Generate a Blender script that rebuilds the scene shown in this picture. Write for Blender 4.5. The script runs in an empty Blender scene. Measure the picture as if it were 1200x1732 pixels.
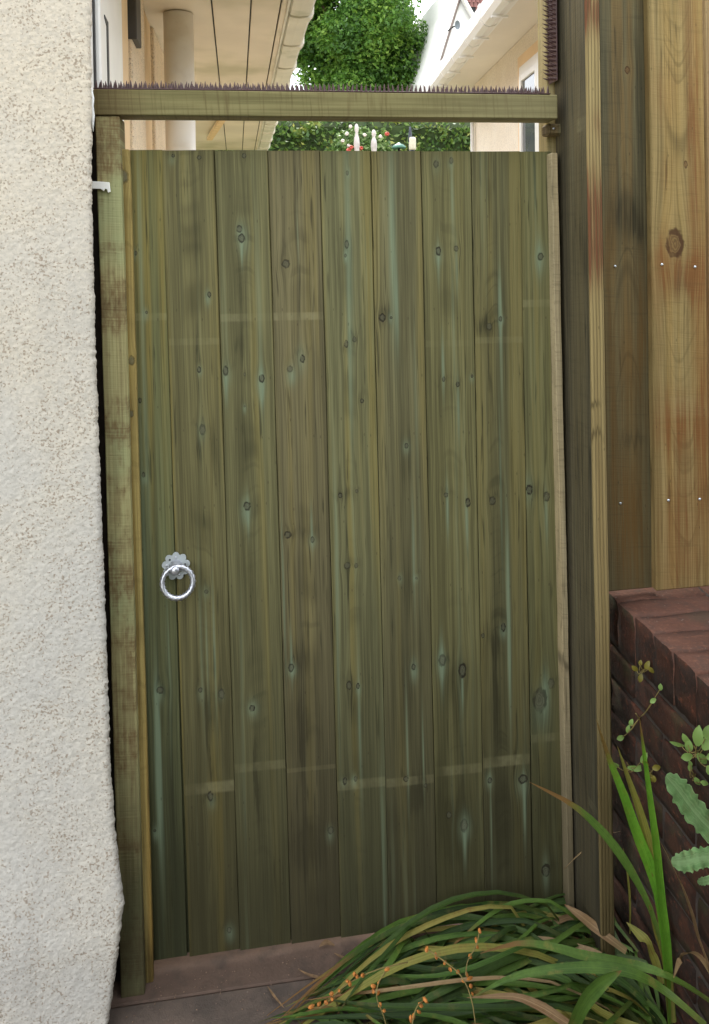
import bpy, bmesh, math, random
import numpy as np
from mathutils import Vector, Matrix
random.seed(7); rng = np.random.default_rng(11)
S = bpy.context.scene
COL = S.collection

# ------------------------------------------------------------------ camera
F, PX, PY = 1350.0, 600.0, 452.0
yaw, pitch, roll = math.radians(8.4), math.radians(1.4), math.radians(0.8)
CAM = Vector((0.0, -1.72, 1.5))
fw = Vector((math.sin(yaw)*math.cos(pitch), math.cos(yaw)*math.cos(pitch), -math.sin(pitch)))
r0 = Vector((math.cos(yaw), -math.sin(yaw), 0)); u0 = r0.cross(fw)
RT = r0*math.cos(roll) - u0*math.sin(roll); UP = RT.cross(fw)
cd = bpy.data.cameras.new('camera'); cam = bpy.data.objects.new('camera', cd); COL.objects.link(cam)
cd.sensor_fit = 'HORIZONTAL'; cd.sensor_width = 36; cd.lens = 36*F/1200
cd.shift_y = -(866-PY)/1200; cd.clip_start = .05; cd.clip_end = 400
cam.matrix_world = Matrix(((RT.x, UP.x, -fw.x, CAM.x), (RT.y, UP.y, -fw.y, CAM.y), (RT.z, UP.z, -fw.z, CAM.z), (0, 0, 0, 1)))
S.camera = cam

# ------------------------------------------------------------------ light
SUN_EL, SUN_AZ = math.radians(54), math.radians(1)      # azimuth clockwise from +Y: beyond the gate, to the left
w = bpy.data.worlds.new('World'); S.world = w; w.use_nodes = True
wn, wl = w.node_tree.nodes, w.node_tree.links
wn.clear()
out = wn.new('ShaderNodeOutputWorld'); bg = wn.new('ShaderNodeBackground'); bg.inputs['Strength'].default_value = .14
sky = wn.new('ShaderNodeTexSky'); sky.sky_type = 'NISHITA'; sky.sun_disc = False
sky.sun_elevation = SUN_EL; sky.sun_rotation = SUN_AZ; sky.dust_density = 3.0
tc = wn.new('ShaderNodeTexCoord'); cl = wn.new('ShaderNodeTexNoise'); cl.inputs['Scale'].default_value = 2.2; cl.inputs['Detail'].default_value = 5
cr = wn.new('ShaderNodeMapRange'); cr.inputs['From Min'].default_value = .35; cr.inputs['From Max'].default_value = .6
cr.inputs['To Min'].default_value = .72; cr.inputs['To Max'].default_value = .97
mx = wn.new('ShaderNodeMix'); mx.data_type = 'RGBA'; mx.inputs['B'].default_value = (9.2, 9.5, 10.0, 1)
wl.new(tc.outputs['Generated'], cl.inputs['Vector']); wl.new(cl.outputs['Fac'], cr.inputs['Value'])
wl.new(cr.outputs['Result'], mx.inputs['Factor']); wl.new(sky.outputs[0], mx.inputs['A'])
wl.new(mx.outputs['Result'], bg.inputs['Color']); wl.new(bg.outputs[0], out.inputs[0])
sd = bpy.data.lights.new('sun', 'SUN'); sd.energy = 2.2; sd.angle = math.radians(28); sd.color = (1, .965, .91)
so = bpy.data.objects.new('sun', sd); COL.objects.link(so)
sv = Vector((math.sin(SUN_AZ)*math.cos(SUN_EL), math.cos(SUN_AZ)*math.cos(SUN_EL), math.sin(SUN_EL)))
so.rotation_euler = sv.to_track_quat('Z', 'Y').to_euler()
vs = S.view_settings; vs.view_transform = 'Standard'; vs.look = 'None'; vs.gamma = 1; vs.use_curve_mapping = False; vs.exposure = 1.35
S.cycles.max_bounces = 8; S.cycles.transparent_max_bounces = 8

# ------------------------------------------------------------------ measuring: where a sight line meets a real plane
def ray(x, y): return fw*F + RT*(x-PX) - UP*(y-PY)
def onY(x, y, Y=0.0):
    d = ray(x, y); return CAM + d*((Y-CAM.y)/d.y)
def onX(x, y, X):
    d = ray(x, y); return CAM + d*((X-CAM.x)/d.x)
def onZ(x, y, Z):
    d = ray(x, y); return CAM + d*((Z-CAM.z)/d.z)
G = -0.045                                                # path level

# ------------------------------------------------------------------ object helpers
WL = {}
def tag(o, label=None, cat=None, group=None, kind=None):
    if label: o['label'] = label
    if cat: o['category'] = cat
    if group: o['group'] = group
    if kind: o['kind'] = kind
    return o
def thing(name, label, cat, loc=(0, 0, 0), group=None):
    o = bpy.data.objects.new(name, None); COL.objects.link(o); o.location = loc; o.empty_display_size = .05
    WL[o] = Vector(loc); return tag(o, label, cat, group)
def mesh(name, V, Fc, smooth=False):
    me = bpy.data.meshes.new(name); me.from_pydata([tuple(v) for v in V], [], [tuple(f) for f in Fc]); me.update()
    if smooth: me.polygons.foreach_set('use_smooth', [True]*len(me.polygons))
    return me
def obj(name, me, mt=None, parent=None, loc=None):
    """me given in world coordinates when loc is None, else local with origin at world loc"""
    o = bpy.data.objects.new(name, me); COL.objects.link(o)
    if mt is not None and len(me.materials) == 0: me.materials.append(mt)
    pw = WL.get(parent, Vector((0, 0, 0)))
    if loc is None:
        if parent is not None: me.transform(Matrix.Translation(-pw))
        WL[o] = Vector(pw)
    else:
        o.location = Vector(loc) - pw; WL[o] = Vector(loc)
    if parent is not None: o.parent = parent
    return o
def box_me(name, x0, x1, y0, y1, z0, z1, bev=.002, seg=1, cuts=0, jit=0, smooth=False):
    bm = bmesh.new(); bmesh.ops.create_cube(bm, size=1)
    for v in bm.verts:
        v.co = ((x0+x1)/2+v.co.x*(x1-x0), (y0+y1)/2+v.co.y*(y1-y0), (z0+z1)/2+v.co.z*(z1-z0))
    if cuts:
        ed = [e for e in bm.edges if abs(e.verts[0].co.z-e.verts[1].co.z) > 1e-4*0+abs(z1-z0)*.5 and abs(e.verts[0].co.x-e.verts[1].co.x) < 1e-6 and abs(e.verts[0].co.y-e.verts[1].co.y) < 1e-6]
        bmesh.ops.subdivide_edges(bm, edges=ed, cuts=cuts, use_grid_fill=True)
        if jit:
            off = {}
            for v in bm.verts:
                k = round(v.co.z, 4)
                if k not in off: off[k] = (random.uniform(-jit, jit), random.uniform(-jit, jit))
                v.co.x += off[k][0]; v.co.y += off[k][1]*.5
    if bev:
        long = [e for e in bm.edges if e.calc_face_angle(0) > .8]
        bmesh.ops.bevel(bm, geom=long, offset=bev, segments=seg, affect='EDGES', profile=.6)
    me = bpy.data.meshes.new(name); bm.to_mesh(me); bm.free()
    return me
def prism_me(name, pts, y0, y1, bev=0):
    """outline pts (x,z) pushed from y0 to y1"""
    bm = bmesh.new()
    f = bm.faces.new([bm.verts.new((p[0], y0, p[1])) for p in pts])
    r = bmesh.ops.extrude_face_region(bm, geom=[f])
    for v in r['geom']:
        if isinstance(v, bmesh.types.BMVert): v.co.y = y1
    bmesh.ops.recalc_face_normals(bm, faces=bm.faces)
    if bev: bmesh.ops.bevel(bm, geom=[e for e in bm.edges], offset=bev, segments=1, affect='EDGES')
    me = bpy.data.meshes.new(name); bm.to_mesh(me); bm.free(); return me
def tube_me(name, pts, rad, seg=8, closed=False, caps=True):
    pts = [Vector(p) for p in pts]; n = len(pts); V = []; Fc = []
    rads = rad if isinstance(rad, (list, tuple)) else [rad]*n
    ref = None
    for i, p in enumerate(pts):
        a = pts[(i-1) % n] if (closed or i > 0) else p
        b = pts[(i+1) % n] if (closed or i < n-1) else p
        t = (b-a).normalized()
        if ref is None: ref = Vector((0, 0, 1)) if abs(t.z) < .9 else Vector((1, 0, 0))
        s = t.cross(ref).normalized(); u = s.cross(t); ref = u
        for k in range(seg):
            an = 2*math.pi*k/seg; V.append(p+(s*math.cos(an)+u*math.sin(an))*rads[i])
    for i in range(n if closed else n-1):
        for k in range(seg):
            j = (i+1) % n
            Fc.append((i*seg+k, i*seg+(k+1) % seg, j*seg+(k+1) % seg, j*seg+k))
    if caps and not closed:
        Fc.append(tuple(range(seg-1, -1, -1))); Fc.append(tuple((n-1)*seg+k for k in range(seg)))
    return mesh(name, V, Fc, True)
def ribbon(pts, wid, nrm=(0, -1, 0), fold=.25, twist=0.0):
    """leaf blade: centre line pts, half widths wid, folded along the midrib"""
    V = []; Fc = []; n = len(pts); nrm = Vector(nrm)
    for i, p in enumerate(pts):
        p = Vector(p)
        t = (Vector(pts[min(i+1, n-1)])-Vector(pts[max(i-1, 0)])).normalized()
        s = t.cross(nrm)
        s = s.normalized() if s.length > 1e-5 else Vector((1, 0, 0))
        if twist: s = Matrix.Rotation(twist*i/n, 3, t) @ s
        k = t.cross(s).normalized()
        if k.dot(nrm) < 0: k = -k
        h = wid[i]
        V += [p-s*h+k*h*fold, p, p+s*h+k*h*fold]
    for i in range(n-1):
        a = i*3; Fc += [(a, a+1, a+4, a+3), (a+1, a+2, a+5, a+4)]
    return V, Fc
def smooth_line(P, n):
    """Catmull-Rom resample"""
    P = [Vector(p) for p in P]; P = [P[0]*2-P[1]]+P+[P[-1]*2-P[-2]]; m = len(P)-3; R = []
    for k in range(n):
        t = k/(n-1)*m; i = min(int(t), m-1); t -= i
        a, b, c, d = P[i:i+4]
        R.append(.5*((2*b)+(c-a)*t+(2*a-5*b+4*c-d)*t*t+(3*b-a-3*c+d)*t*t*t))
    return R

# ------------------------------------------------------------------ materials
class NT:
    def __init__(s, name, tree=None):
        if tree is None:
            s.mat = bpy.data.materials.new(name); s.mat.use_nodes = True; s.t = s.mat.node_tree; s.t.nodes.clear()
        else: s.t = tree
        s.n, s.l = s.t.nodes, s.t.links
    def link(s, a, b):
        if isinstance(a, bpy.types.NodeSocket): s.l.new(a, b)
        else: b.default_value = a
    def m(s, op, a, b=None, c=None, clamp=False):
        x = s.n.new('ShaderNodeMath'); x.operation = op; x.use_clamp = clamp
        for i, v in enumerate((a, b, c)):
            if v is not None: s.link(v, x.inputs[i])
        return x.outputs[0]
    def add(s, a, b): return s.m('ADD', a, b)
    def mul(s, a, b): return s.m('MULTIPLY', a, b)
    def mix(s, f, a, b, blend='MIX'):
        x = s.n.new('ShaderNodeMix'); x.data_type = 'RGBA'; x.blend_type = blend; x.clamp_factor = True
        s.link(f, x.inputs[0])
        for v, i in ((a, 6), (b, 7)):
            if isinstance(v, (tuple, list)): v = tuple(v)+((1,) if len(v) == 3 else ())
            s.link(v, x.inputs[i])
        return x.outputs[2]
    def vec(s, x, y, z):
        c = s.n.new('ShaderNodeCombineXYZ')
        for v, i in ((x, 0), (y, 1), (z, 2)): s.link(v, c.inputs[i])
        return c.outputs[0]
    def noise(s, v, scale=1.0, detail=2.0, rough=.5, dist=0.0, col=False):
        x = s.n.new('ShaderNodeTexNoise'); x.inputs['Scale'].default_value = scale; x.inputs['Detail'].default_value = detail
        x.inputs['Roughness'].default_value = rough; x.inputs['Distortion'].default_value = dist
        s.link(v, x.inputs['Vector']); return x.outputs['Color' if col else 'Fac']
    def vor(s, v, scale=1.0, feat='F1', outp='Distance', rnd=1.0):
        x = s.n.new('ShaderNodeTexVoronoi'); x.feature = feat; x.inputs['Scale'].default_value = scale
        x.inputs['Randomness'].default_value = rnd
        s.link(v, x.inputs['Vector']); return x.outputs[outp]
    def ramp(s, v, a, b, lo=0.0, hi=1.0):
        x = s.n.new('ShaderNodeMapRange'); x.interpolation_type = 'SMOOTHSTEP'
        s.link(v, x.inputs[0])
        for i, q in enumerate((a, b, lo, hi)): s.link(q, x.inputs[i+1])
        return x.outputs[0]
    def obj(s):
        t = s.n.new('ShaderNodeTexCoord'); return t.outputs['Object']
    def rnd(s):
        t = s.n.new('ShaderNodeObjectInfo'); return t.outputs['Random']
    def geo(s, k='Random Per Island'):
        t = s.n.new('ShaderNodeNewGeometry'); return t.outputs[k]
    def sep(s, v):
        x = s.n.new('ShaderNodeSeparateXYZ'); s.link(v, x.inputs[0]); return x.outputs
    def bump(s, h, dist, strength=1.0):
        b = s.n.new('ShaderNodeBump'); b.inputs['Distance'].default_value = dist; b.inputs['Strength'].default_value = strength
        s.link(h, b.inputs['Height']); return b.outputs[0]
    def out(s, col, rough=.8, normal=None, metal=0.0, spec=.3, trans=None, transcol=None):
        p = s.n.new('ShaderNodeBsdfPrincipled'); o = s.n.new('ShaderNodeOutputMaterial')
        if isinstance(col, (tuple, list)): col = tuple(col)+((1,) if len(col) == 3 else ())
        s.link(col, p.inputs['Base Color']); s.link(rough, p.inputs['Roughness']); s.link(metal, p.inputs['Metallic'])
        p.inputs['Specular IOR Level'].default_value = spec
        if normal is not None: s.l.new(normal, p.inputs['Normal'])
        sh = p.outputs[0]
        if trans:
            tr = s.n.new('ShaderNodeBsdfTranslucent'); s.link(transcol if transcol is not None else col, tr.inputs[0])
            ms = s.n.new('ShaderNodeMixShader'); ms.inputs[0].default_value = trans
            s.l.new(sh, ms.inputs[1]); s.l.new(tr.outputs[0], ms.inputs[2]); sh = ms.outputs[0]
        s.l.new(sh, o.inputs[0]); return s.mat
def sr(r, g, b):
    f = lambda c: (c/255/12.92 if c/255 <= .04045 else ((c/255+.055)/1.055)**2.4)
    return (f(r), f(g), f(b))

# node groups: a knot that bends the grain, and a soft elliptical mark
def group(name, ins, outs):
    g = bpy.data.node_groups.new(name, 'ShaderNodeTree')
    for i in ins: g.interface.new_socket(i, in_out='INPUT', socket_type='NodeSocketFloat')
    for i in outs: g.interface.new_socket(i, in_out='OUTPUT', socket_type='NodeSocketFloat')
    t = NT('', g); gi = g.nodes.new('NodeGroupInput'); go = g.nodes.new('NodeGroupOutput'); return g, t, gi.outputs, go.inputs
KG, t, I, O = group('knot_shape', ['X', 'Z', 'kx', 'kz', 'r', 'asp', 'st', 'U', 'Ring', 'Core'], ['U', 'Ring', 'Core'])
dx = t.m('SUBTRACT', I['X'], I['kx']); dz = t.m('SUBTRACT', I['Z'], I['kz'])
ex = t.m('DIVIDE', dx, I['r']); ez = t.m('DIVIDE', dz, t.mul(I['r'], I['asp']))
d2 = t.add(t.mul(ex, ex), t.mul(ez, ez))
wv = t.noise(t.vec(t.mul(ex, 1.0), t.mul(I['kz'], 37.0), t.mul(ez, 1.0)), 1.3, 2)
d = t.add(t.m('SQRT', d2), t.mul(t.add(wv, -.5), .9))
ring = t.mul(t.m('SUBTRACT', 1, t.ramp(t.m('ABSOLUTE', t.add(d, -1.0)), .12, .42)), t.ramp(t.noise(t.vec(t.mul(ex, .8), t.mul(I['kz'], 11.0), t.mul(ez, .8)), 1, 1), .3, .5, .35, 1.0))
core = t.m('SUBTRACT', 1, t.ramp(d, .75, 1.15))
rr = t.mul(core, t.m('ABSOLUTE', t.m('SINE', t.mul(d, 9.0))))
ring = t.m('MAXIMUM', ring, t.mul(rr, .55))
q = t.add(1, t.add(t.mul(t.mul(ex, ex), .14), t.mul(t.mul(ez, ez), .045)))
wt = t.m('DIVIDE', 1, t.mul(q, q))
t.link(t.m('SUBTRACT', I['U'], t.mul(dx, t.mul(wt, .92))), O['U'])
t.link(t.m('MAXIMUM', I['Ring'], t.mul(ring, I['st'])), O['Ring']); t.link(t.m('MAXIMUM', I['Core'], core), O['Core'])
BG, t, I, O = group('soft_mark', ['X', 'Z', 'cx', 'cz', 'rx', 'rz', 's', 'Acc'], ['Acc'])
ex = t.m('DIVIDE', t.m('SUBTRACT', I['X'], I['cx']), I['rx']); ez = t.m('DIVIDE', t.m('SUBTRACT', I['Z'], I['cz']), I['rz'])
e = t.m('EXPONENT', t.mul(t.add(t.mul(ex, ex), t.mul(ez, ez)), -1))
t.link(t.add(I['Acc'], t.mul(e, I['s'])), O['Acc'])

def wood(name, seed, light, dark, yellow, knots=(), green=(), shade=(), pale=(), bands=(), cath=None,
         green_amt=.35, yellow_amt=.5, blotch=.25, saw=0.0, red=None, red_amt=0.0, contrast=1.0, corecol=None, xcol='x',
         damp_shade=0.0, groove=0.0, ringcol=None, redm=()):
    """knots (x,z,r); green/shade/pale marks (x,z,rx,rz,s); bands (x0,x1,z,h,s); cath (xc,steep,freq,width,amt)"""
    t = NT(name); P = t.obj(); s3 = t.sep(P)
    X, Z = s3[0 if xcol == 'x' else 1], s3[2]
    Y = s3[1 if xcol == 'x' else 0]
    wob = t.noise(t.vec(seed*3.1, 0.0, t.mul(Z, 1.3)), 1, 2)
    X0 = X
    X = t.add(X, t.mul(t.add(wob, -.5), .010))
    U, RG, CO = X, 0.0, 0.0
    kr = random.Random(int(seed*100))
    for (kx, kz, r) in knots:
        asp, st = kr.uniform(1.0, 1.9), kr.uniform(.55, 1.15)
        g = t.n.new('ShaderNodeGroup'); g.node_tree = KG
        for k, v in (('X', X0), ('Z', Z), ('kx', kx), ('kz', kz), ('r', r), ('asp', asp), ('st', st), ('U', U), ('Ring', RG), ('Core', CO)): t.link(v, g.inputs[k])
        U, RG, CO = g.outputs['U'], g.outputs['Ring'], g.outputs['Core']
    XM = t.add(X, t.mul(t.add(t.noise(t.vec(t.mul(X, 60.0), seed*1.9, t.mul(Z, 9.0)), 1, 3, .6), -.5), .03))
    ZM = t.add(Z, t.mul(t.add(t.noise(t.vec(t.mul(X, 110.0), seed*2.7, t.mul(Z, 6.0)), 1, 3, .6), -.5), .11))
    def marks(L, fine=False):
        acc = 0.0
        for (cx, cz, rx, rz, st) in L:
            g = t.n.new('ShaderNodeGroup'); g.node_tree = BG
            for k, v in (('X', X if fine else XM), ('Z', Z if fine else ZM), ('cx', cx), ('cz', cz), ('rx', rx), ('rz', rz), ('s', st), ('Acc', acc)): t.link(v, g.inputs[k])
            acc = g.outputs['Acc']
        return acc
    sy = t.add(t.mul(Y, 40.0), seed*7.3)
    g1 = t.noise(t.vec(t.mul(U, 330.0), sy, t.mul(Z, 4.0)), 1, 2, .65)
    g2 = t.noise(t.vec(t.mul(U, 95.0), sy, t.mul(Z, .9)), 1, 3, .6, .3)
    g3 = t.noise(t.vec(t.mul(U, 26.0), seed*1.7, t.mul(Z, .5)), 1, 2, .55)
    g4 = t.noise(t.vec(t.mul(X, 9.0), seed*2.9, t.mul(Z, 3.0)), 1, 3, .6)
    g5 = t.noise(t.vec(t.mul(U, 40.0), seed*5.1, t.mul(Z, .9)), 1, 3, .6)
    gr = t.add(t.mul(g2, .62), t.mul(g3, .38))
    c = t.mix(t.ramp(gr, .5-.17/contrast, .5+.17/contrast), dark, light)
    c = t.mix(t.mul(t.ramp(g3, .5, .68), yellow_amt), c, yellow)
    c = t.mix(t.mul(t.ramp(g1, .54, .30), .42*contrast), c, tuple(v*.45 for v in dark))
    c = t.mix(t.mul(t.ramp(g1, .54, .72), .3*contrast), c, tuple(min(1, v*1.35) for v in light))
    fk = t.noise(t.vec(t.mul(U, 150.0), sy, t.mul(Z, 7.0)), 1, 2, .5)
    c = t.mix(t.mul(t.mul(t.ramp(fk, .62, .74), t.ramp(g3, .38, .54)), .75), c, tuple(v*.4 for v in dark))
    if cath:
        xc, steep, freq, wd, amt = cath
        du = t.m('SUBTRACT', U, xc)
        ph = t.add(t.add(t.mul(t.mul(du, du), steep), Z), t.mul(t.noise(t.vec(t.mul(U, 12.0), seed, t.mul(Z, 2.5)), 1, 2), .14))
        sn = t.noise(t.vec(t.mul(ph, freq), seed*1.3, 0.0), 1, 2, .55)
        sf = t.noise(t.vec(t.mul(ph, freq*4.5), seed*2.3, 0.0), 1, 1)
        ln = t.m('MAXIMUM', t.ramp(sn, .5, .68), t.mul(t.ramp(sf, .56, .70), .6))
        mk = t.mul(t.m('SUBTRACT', 1, t.ramp(t.m('ABSOLUTE', du), wd*.4, wd)), t.ramp(t.noise(t.vec(seed, 1.0, t.mul(Z, 2.1)), 1, 1), .36, .52))
        c = t.mix(t.mul(t.mul(ln, mk), amt), c, tuple(v*.38 for v in dark))
    if red is not None:
        rm = t.ramp(t.add(t.mul(t.noise(t.vec(t.mul(X, 16.0), seed*.7, t.mul(Z, 2.2)), 1, 3, .55), .75), t.mul(g2, .25)), .5, .64)
        c = t.mix(t.mul(rm, red_amt), c, red)
    if redm: c = t.mix(t.m('MINIMUM', t.mul(marks(redm), t.ramp(t.add(t.mul(g2, .5), t.mul(g1, .5)), .62, .38, .35, 1.25)), .88), c, red)
    sh = marks(shade)
    sh = t.add(sh, t.mul(t.ramp(g4, .5, .8), blotch))
    if damp_shade:  # shade low on the timber painted into the colour, mixed with damp streaks
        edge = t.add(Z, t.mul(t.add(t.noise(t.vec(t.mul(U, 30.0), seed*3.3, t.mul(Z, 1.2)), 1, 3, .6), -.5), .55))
        damp_shade_f = t.mul(t.ramp(edge, 1.05, -.1), damp_shade)
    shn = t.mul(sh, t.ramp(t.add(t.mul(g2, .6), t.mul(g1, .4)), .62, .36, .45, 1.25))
    if damp_shade: shn = t.add(shn, t.mul(damp_shade_f, t.add(.72, t.mul(g2, .5))))
    c = t.mix(t.m('MINIMUM', shn, .82), c, tuple(v*.32 for v in dark))
    gm = t.add(marks(green, True), t.mul(t.ramp(g5, .56, .74), green_amt))
    gm = t.mul(gm, t.add(.45, t.mul(g1, 1.1)))
    c = t.mix(t.m('MINIMUM', t.mul(gm, .8), .7), c, sr(122, 138, 112))
    if bands:
        acc = 0.0
        for (x0, x1, z, h, st) in bands:
            a = t.mul(t.ramp(X0, x0-.0015, x0+.0015), t.ramp(X0, x1+.0015, x1-.0015))
            b = t.m('SUBTRACT', 1, t.ramp(t.m('ABSOLUTE', t.m('SUBTRACT', Z, t.add(z, t.mul(X, -.02)))), h*.35, h*.6))
            acc = t.add(acc, t.mul(t.mul(a, b), st))
        acc = t.mul(acc, t.add(.3, t.mul(t.noise(t.vec(t.mul(X0, 80.0), seed, t.mul(Z, 80.0)), 1, 2), 1.2)))
        c = t.mix(t.mul(t.mul(acc, t.ramp(t.noise(t.vec(t.mul(X0, 30.0), seed, t.mul(Z, 6.0)), 1, 2), .36, .6, .25, 1.0)), .5), c, sr(160, 154, 116))
    pm = marks(pale)
    if pale: c = t.mix(t.m('MINIMUM', t.mul(pm, t.add(.4, g1)), .75), c, sr(158, 162, 140))
    if knots:
        c = t.mix(t.mul(CO, .6), c, corecol if corecol is not None else sr(104, 108, 92))
        c = t.mix(t.mul(RG, .85), c, ringcol if ringcol is not None else sr(40, 36, 26))
    sp = t.vor(t.vec(t.mul(X0, 1.0), t.mul(Y, 1.0), t.mul(Z, .35)), 60)
    c = t.mix(t.mul(t.ramp(sp, .10, .05), .4), c, sr(45, 40, 28))
    hgt = t.add(t.mul(g1, .4), t.mul(g2, .6))
    hgt = t.m('SUBTRACT', hgt, t.mul(RG, .3) if knots else 0.0)
    if saw:
        sw = t.noise(t.vec(t.mul(X0, 14.0), sy, t.add(t.mul(Z, 330.0), t.mul(X0, 40.0))), 1, 2)
        sw2 = t.noise(t.vec(t.mul(X0, 6.0), sy, t.mul(Z, 90.0)), 1, 2)
        hgt = t.add(hgt, t.mul(sw, saw*1.1))
        c = t.mix(t.mul(t.ramp(sw, .52, .78), .5*saw), c, tuple(v*.5 for v in dark))
        c = t.mix(t.mul(t.ramp(sw2, .56, .74), .45*saw), c, tuple(v*.55 for v in dark))
    if groove:
        gv = t.m('SINE', t.mul(t.add(U, t.mul(g4, .003)), groove))
        gvn = t.ramp(gv, .35, .95)
        hgt = t.m('SUBTRACT', hgt, t.mul(gvn, .9)); c = t.mix(t.mul(gvn, .6), c, tuple(v*.5 for v in dark))
    return t.out(c, t.add(.62, t.mul(g2, .25)), t.bump(hgt, .0016, .9), spec=.2)

def plain(name, col, rough=.6, var=.12, scale=20, bump=0, bscale=200, metal=0, spec=.35, dirt=None, dirt_amt=.4, dscale=6):
    t = NT(name); P = t.obj()
    n = t.noise(P, scale, 3)
    c = t.mix(t.ramp(n, .3, .7), tuple(v*(1-var) for v in col), tuple(min(1, v*(1+var)) for v in col))
    if dirt is not None: c = t.mix(t.mul(t.ramp(t.noise(P, dscale, 4, .6), .48, .72), dirt_amt), c, dirt)
    nm = t.bump(t.noise(P, bscale, 3), bump) if bump else None
    return t.out(c, rough, nm, metal, spec)

def roughcast(name, a, b, chip=(.20, .13, .08), amt=.8, warm=None):
    t = NT(name); P = t.obj()
    wp = t.n.new('ShaderNodeVectorMath'); wp.operation = 'ADD'
    nz = t.noise(P, 160, 2, col=True); sc = t.n.new('ShaderNodeVectorMath'); sc.operation = 'SCALE'; sc.inputs[3].default_value = .012
    t.link(nz, sc.inputs[0]); t.link(P, wp.inputs[0]); t.link(sc.outputs[0], wp.inputs[1]); Q = wp.outputs[0]
    c = t.mix(t.ramp(t.noise(P, 5, 4, .6), .35, .65), a, b)
    if warm is not None:
        zz = t.add(t.sep(P)[2], t.mul(t.add(t.noise(P, 2.5, 4, .6), -.5), 1.2)); c = t.mix(t.mul(t.ramp(zz, .5, 2.2), .7), c, warm)  # warm light on the upper wall put into the colour
    c = t.mix(t.mul(t.ramp(t.noise(t.vec(t.mul(t.sep(P)[0], 9.0), 0.0, t.mul(t.sep(P)[2], 2.0)), 1, 4, .65), .5, .75), .3), c, tuple(x*.7 for x in a))
    v = t.vor(Q, 170, outp='Color'); vs_ = t.sep(v)
    c = t.mix(t.mul(t.ramp(vs_[0], .3, .95), .28), c, tuple(x*.6 for x in a))
    clump = t.noise(P, 20, 3, .6); sm = t.noise(Q, 330, 3, .6); sm2 = t.noise(P, 210, 2, .5)
    sel = t.ramp(t.add(sm2, t.mul(t.add(clump, -.5), .4)), .57, .66)
    c = t.mix(t.mul(sel, amt), c, t.mix(vs_[2], chip, (.36, .30, .23)))
    c = t.mix(t.mul(t.ramp(sm, .42, .30), .35), c, tuple(x*.5 for x in a))
    h = t.add(t.mul(sm, .8), t.mul(t.vor(Q, 200), -.7))
    return t.out(c, .9, t.bump(h, .0012, .4), spec=.1)

def leafmat(name, cols, trans=.3, rough=.45, clump=0):
    """cols: list of colours picked per leaf"""
    t = NT(name); r = t.geo(); ra = t.n.new('ShaderNodeValToRGB'); t.link(t.m('MULTIPLY_ADD', r, .55, t.mul(t.ramp(t.noise(t.obj(), clump, 3), .34, .68), .5)) if clump else r, ra.inputs[0])
    e = ra.color_ramp.elements
    for i, cc in enumerate(cols):
        q = e[i] if i < 2 else e.new(i/(len(cols)-1))
        q.position = i/(len(cols)-1); q.color = (*cc, 1)
    c = ra.outputs[0]; P = t.obj()
    c = t.mix(t.mul(t.ramp(t.noise(P, 30, 3), .4, .7), .35), c, tuple(v*.5 for v in cols[0]))
    return t.out(c, rough, None, spec=.35, trans=trans, transcol=c)

# ------------------------------------------------------------------ setting: ground, path
t = NT('garden_ground'); P = t.obj()
M_ground = t.out(t.mix(t.ramp(t.noise(P, 1.5, 5), .4, .6), sr(96, 104, 66), sr(120, 108, 86)), .95, t.bump(t.noise(P, 40, 4), .01))
gme = mesh('ground', [(-150, -150, -.12), (150, -150, -.12), (150, 150, -.12), (-150, 150, -.12)], [(0, 1, 2, 3)])
tag(obj('ground', gme, M_ground), kind='structure')
t = NT('paving'); P = t.obj()
n1 = t.noise(P, 9, 5, .65); n2 = t.noise(P, 60, 4, .6); n3 = t.noise(P, 300, 2)
c = t.mix(t.ramp(n1, .35, .65), sr(76, 67, 60), sr(96, 83, 73))
c = t.mix(t.mul(t.ramp(n2, .5, .75), .5), c, sr(70, 58, 54))
c = t.mix(t.mul(t.ramp(n1, .56, .7), .35), c, sr(112, 82, 66))
c = t.mix(t.mul(t.ramp(t.noise(P, 4.5, 4, .6), .5, .66), .45), c, sr(56, 50, 46))
c = t.mix(t.mul(t.mul(t.ramp(t.vor(P, 70), .2, .06), t.ramp(n1, .5, .62)), .4), c, sr(150, 140, 130))
M_pave = t.out(c, .8, t.bump(t.add(n2, t.mul(n3, .5)), .002), spec=.3)
M_pave3 = plain('warm_slab', sr(90, 73, 62), .85, .12, 20, .0015, 160, dirt=sr(60, 52, 46), dirt_amt=.7, dscale=14)
M_pave2 = plain('bounce_concrete', sr(230, 225, 214), .85, .06, 9, .001, 120)  # unseen floor beyond the gate, made pale to bounce light upwards
path = tag(obj('path', box_me('path', -1.6, 1.2, -4.5, 3.6, -.119, G-.012, 0), M_ground), kind='structure')
xs = [(-1.2, -.345), (-.337, .56), (.568, 1.1)]; ys = [(-2.4, -1.51), (-1.502, -.612), (-.604, -.068), (-.065, .045), (.053, .95), (.958, 1.86), (1.868, 2.77), (2.778, 3.6)]
for i, (xa, xb) in enumerate(xs):
    for j, (ya, yb) in enumerate(ys):
        mp = M_pave3 if -.1 < ya < 0 else M_pave if ya < .05 else M_pave2; me = box_me('paving_slab', -(xb-xa)/2, (xb-xa)/2, -(yb-ya)/2, (yb-ya)/2, -.03, 0, .003)
        o = obj('paving_slab', me, mp, path, ((xa+xb)/2, (ya+yb)/2, G+random.uniform(-.0008, .0008)))

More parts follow.
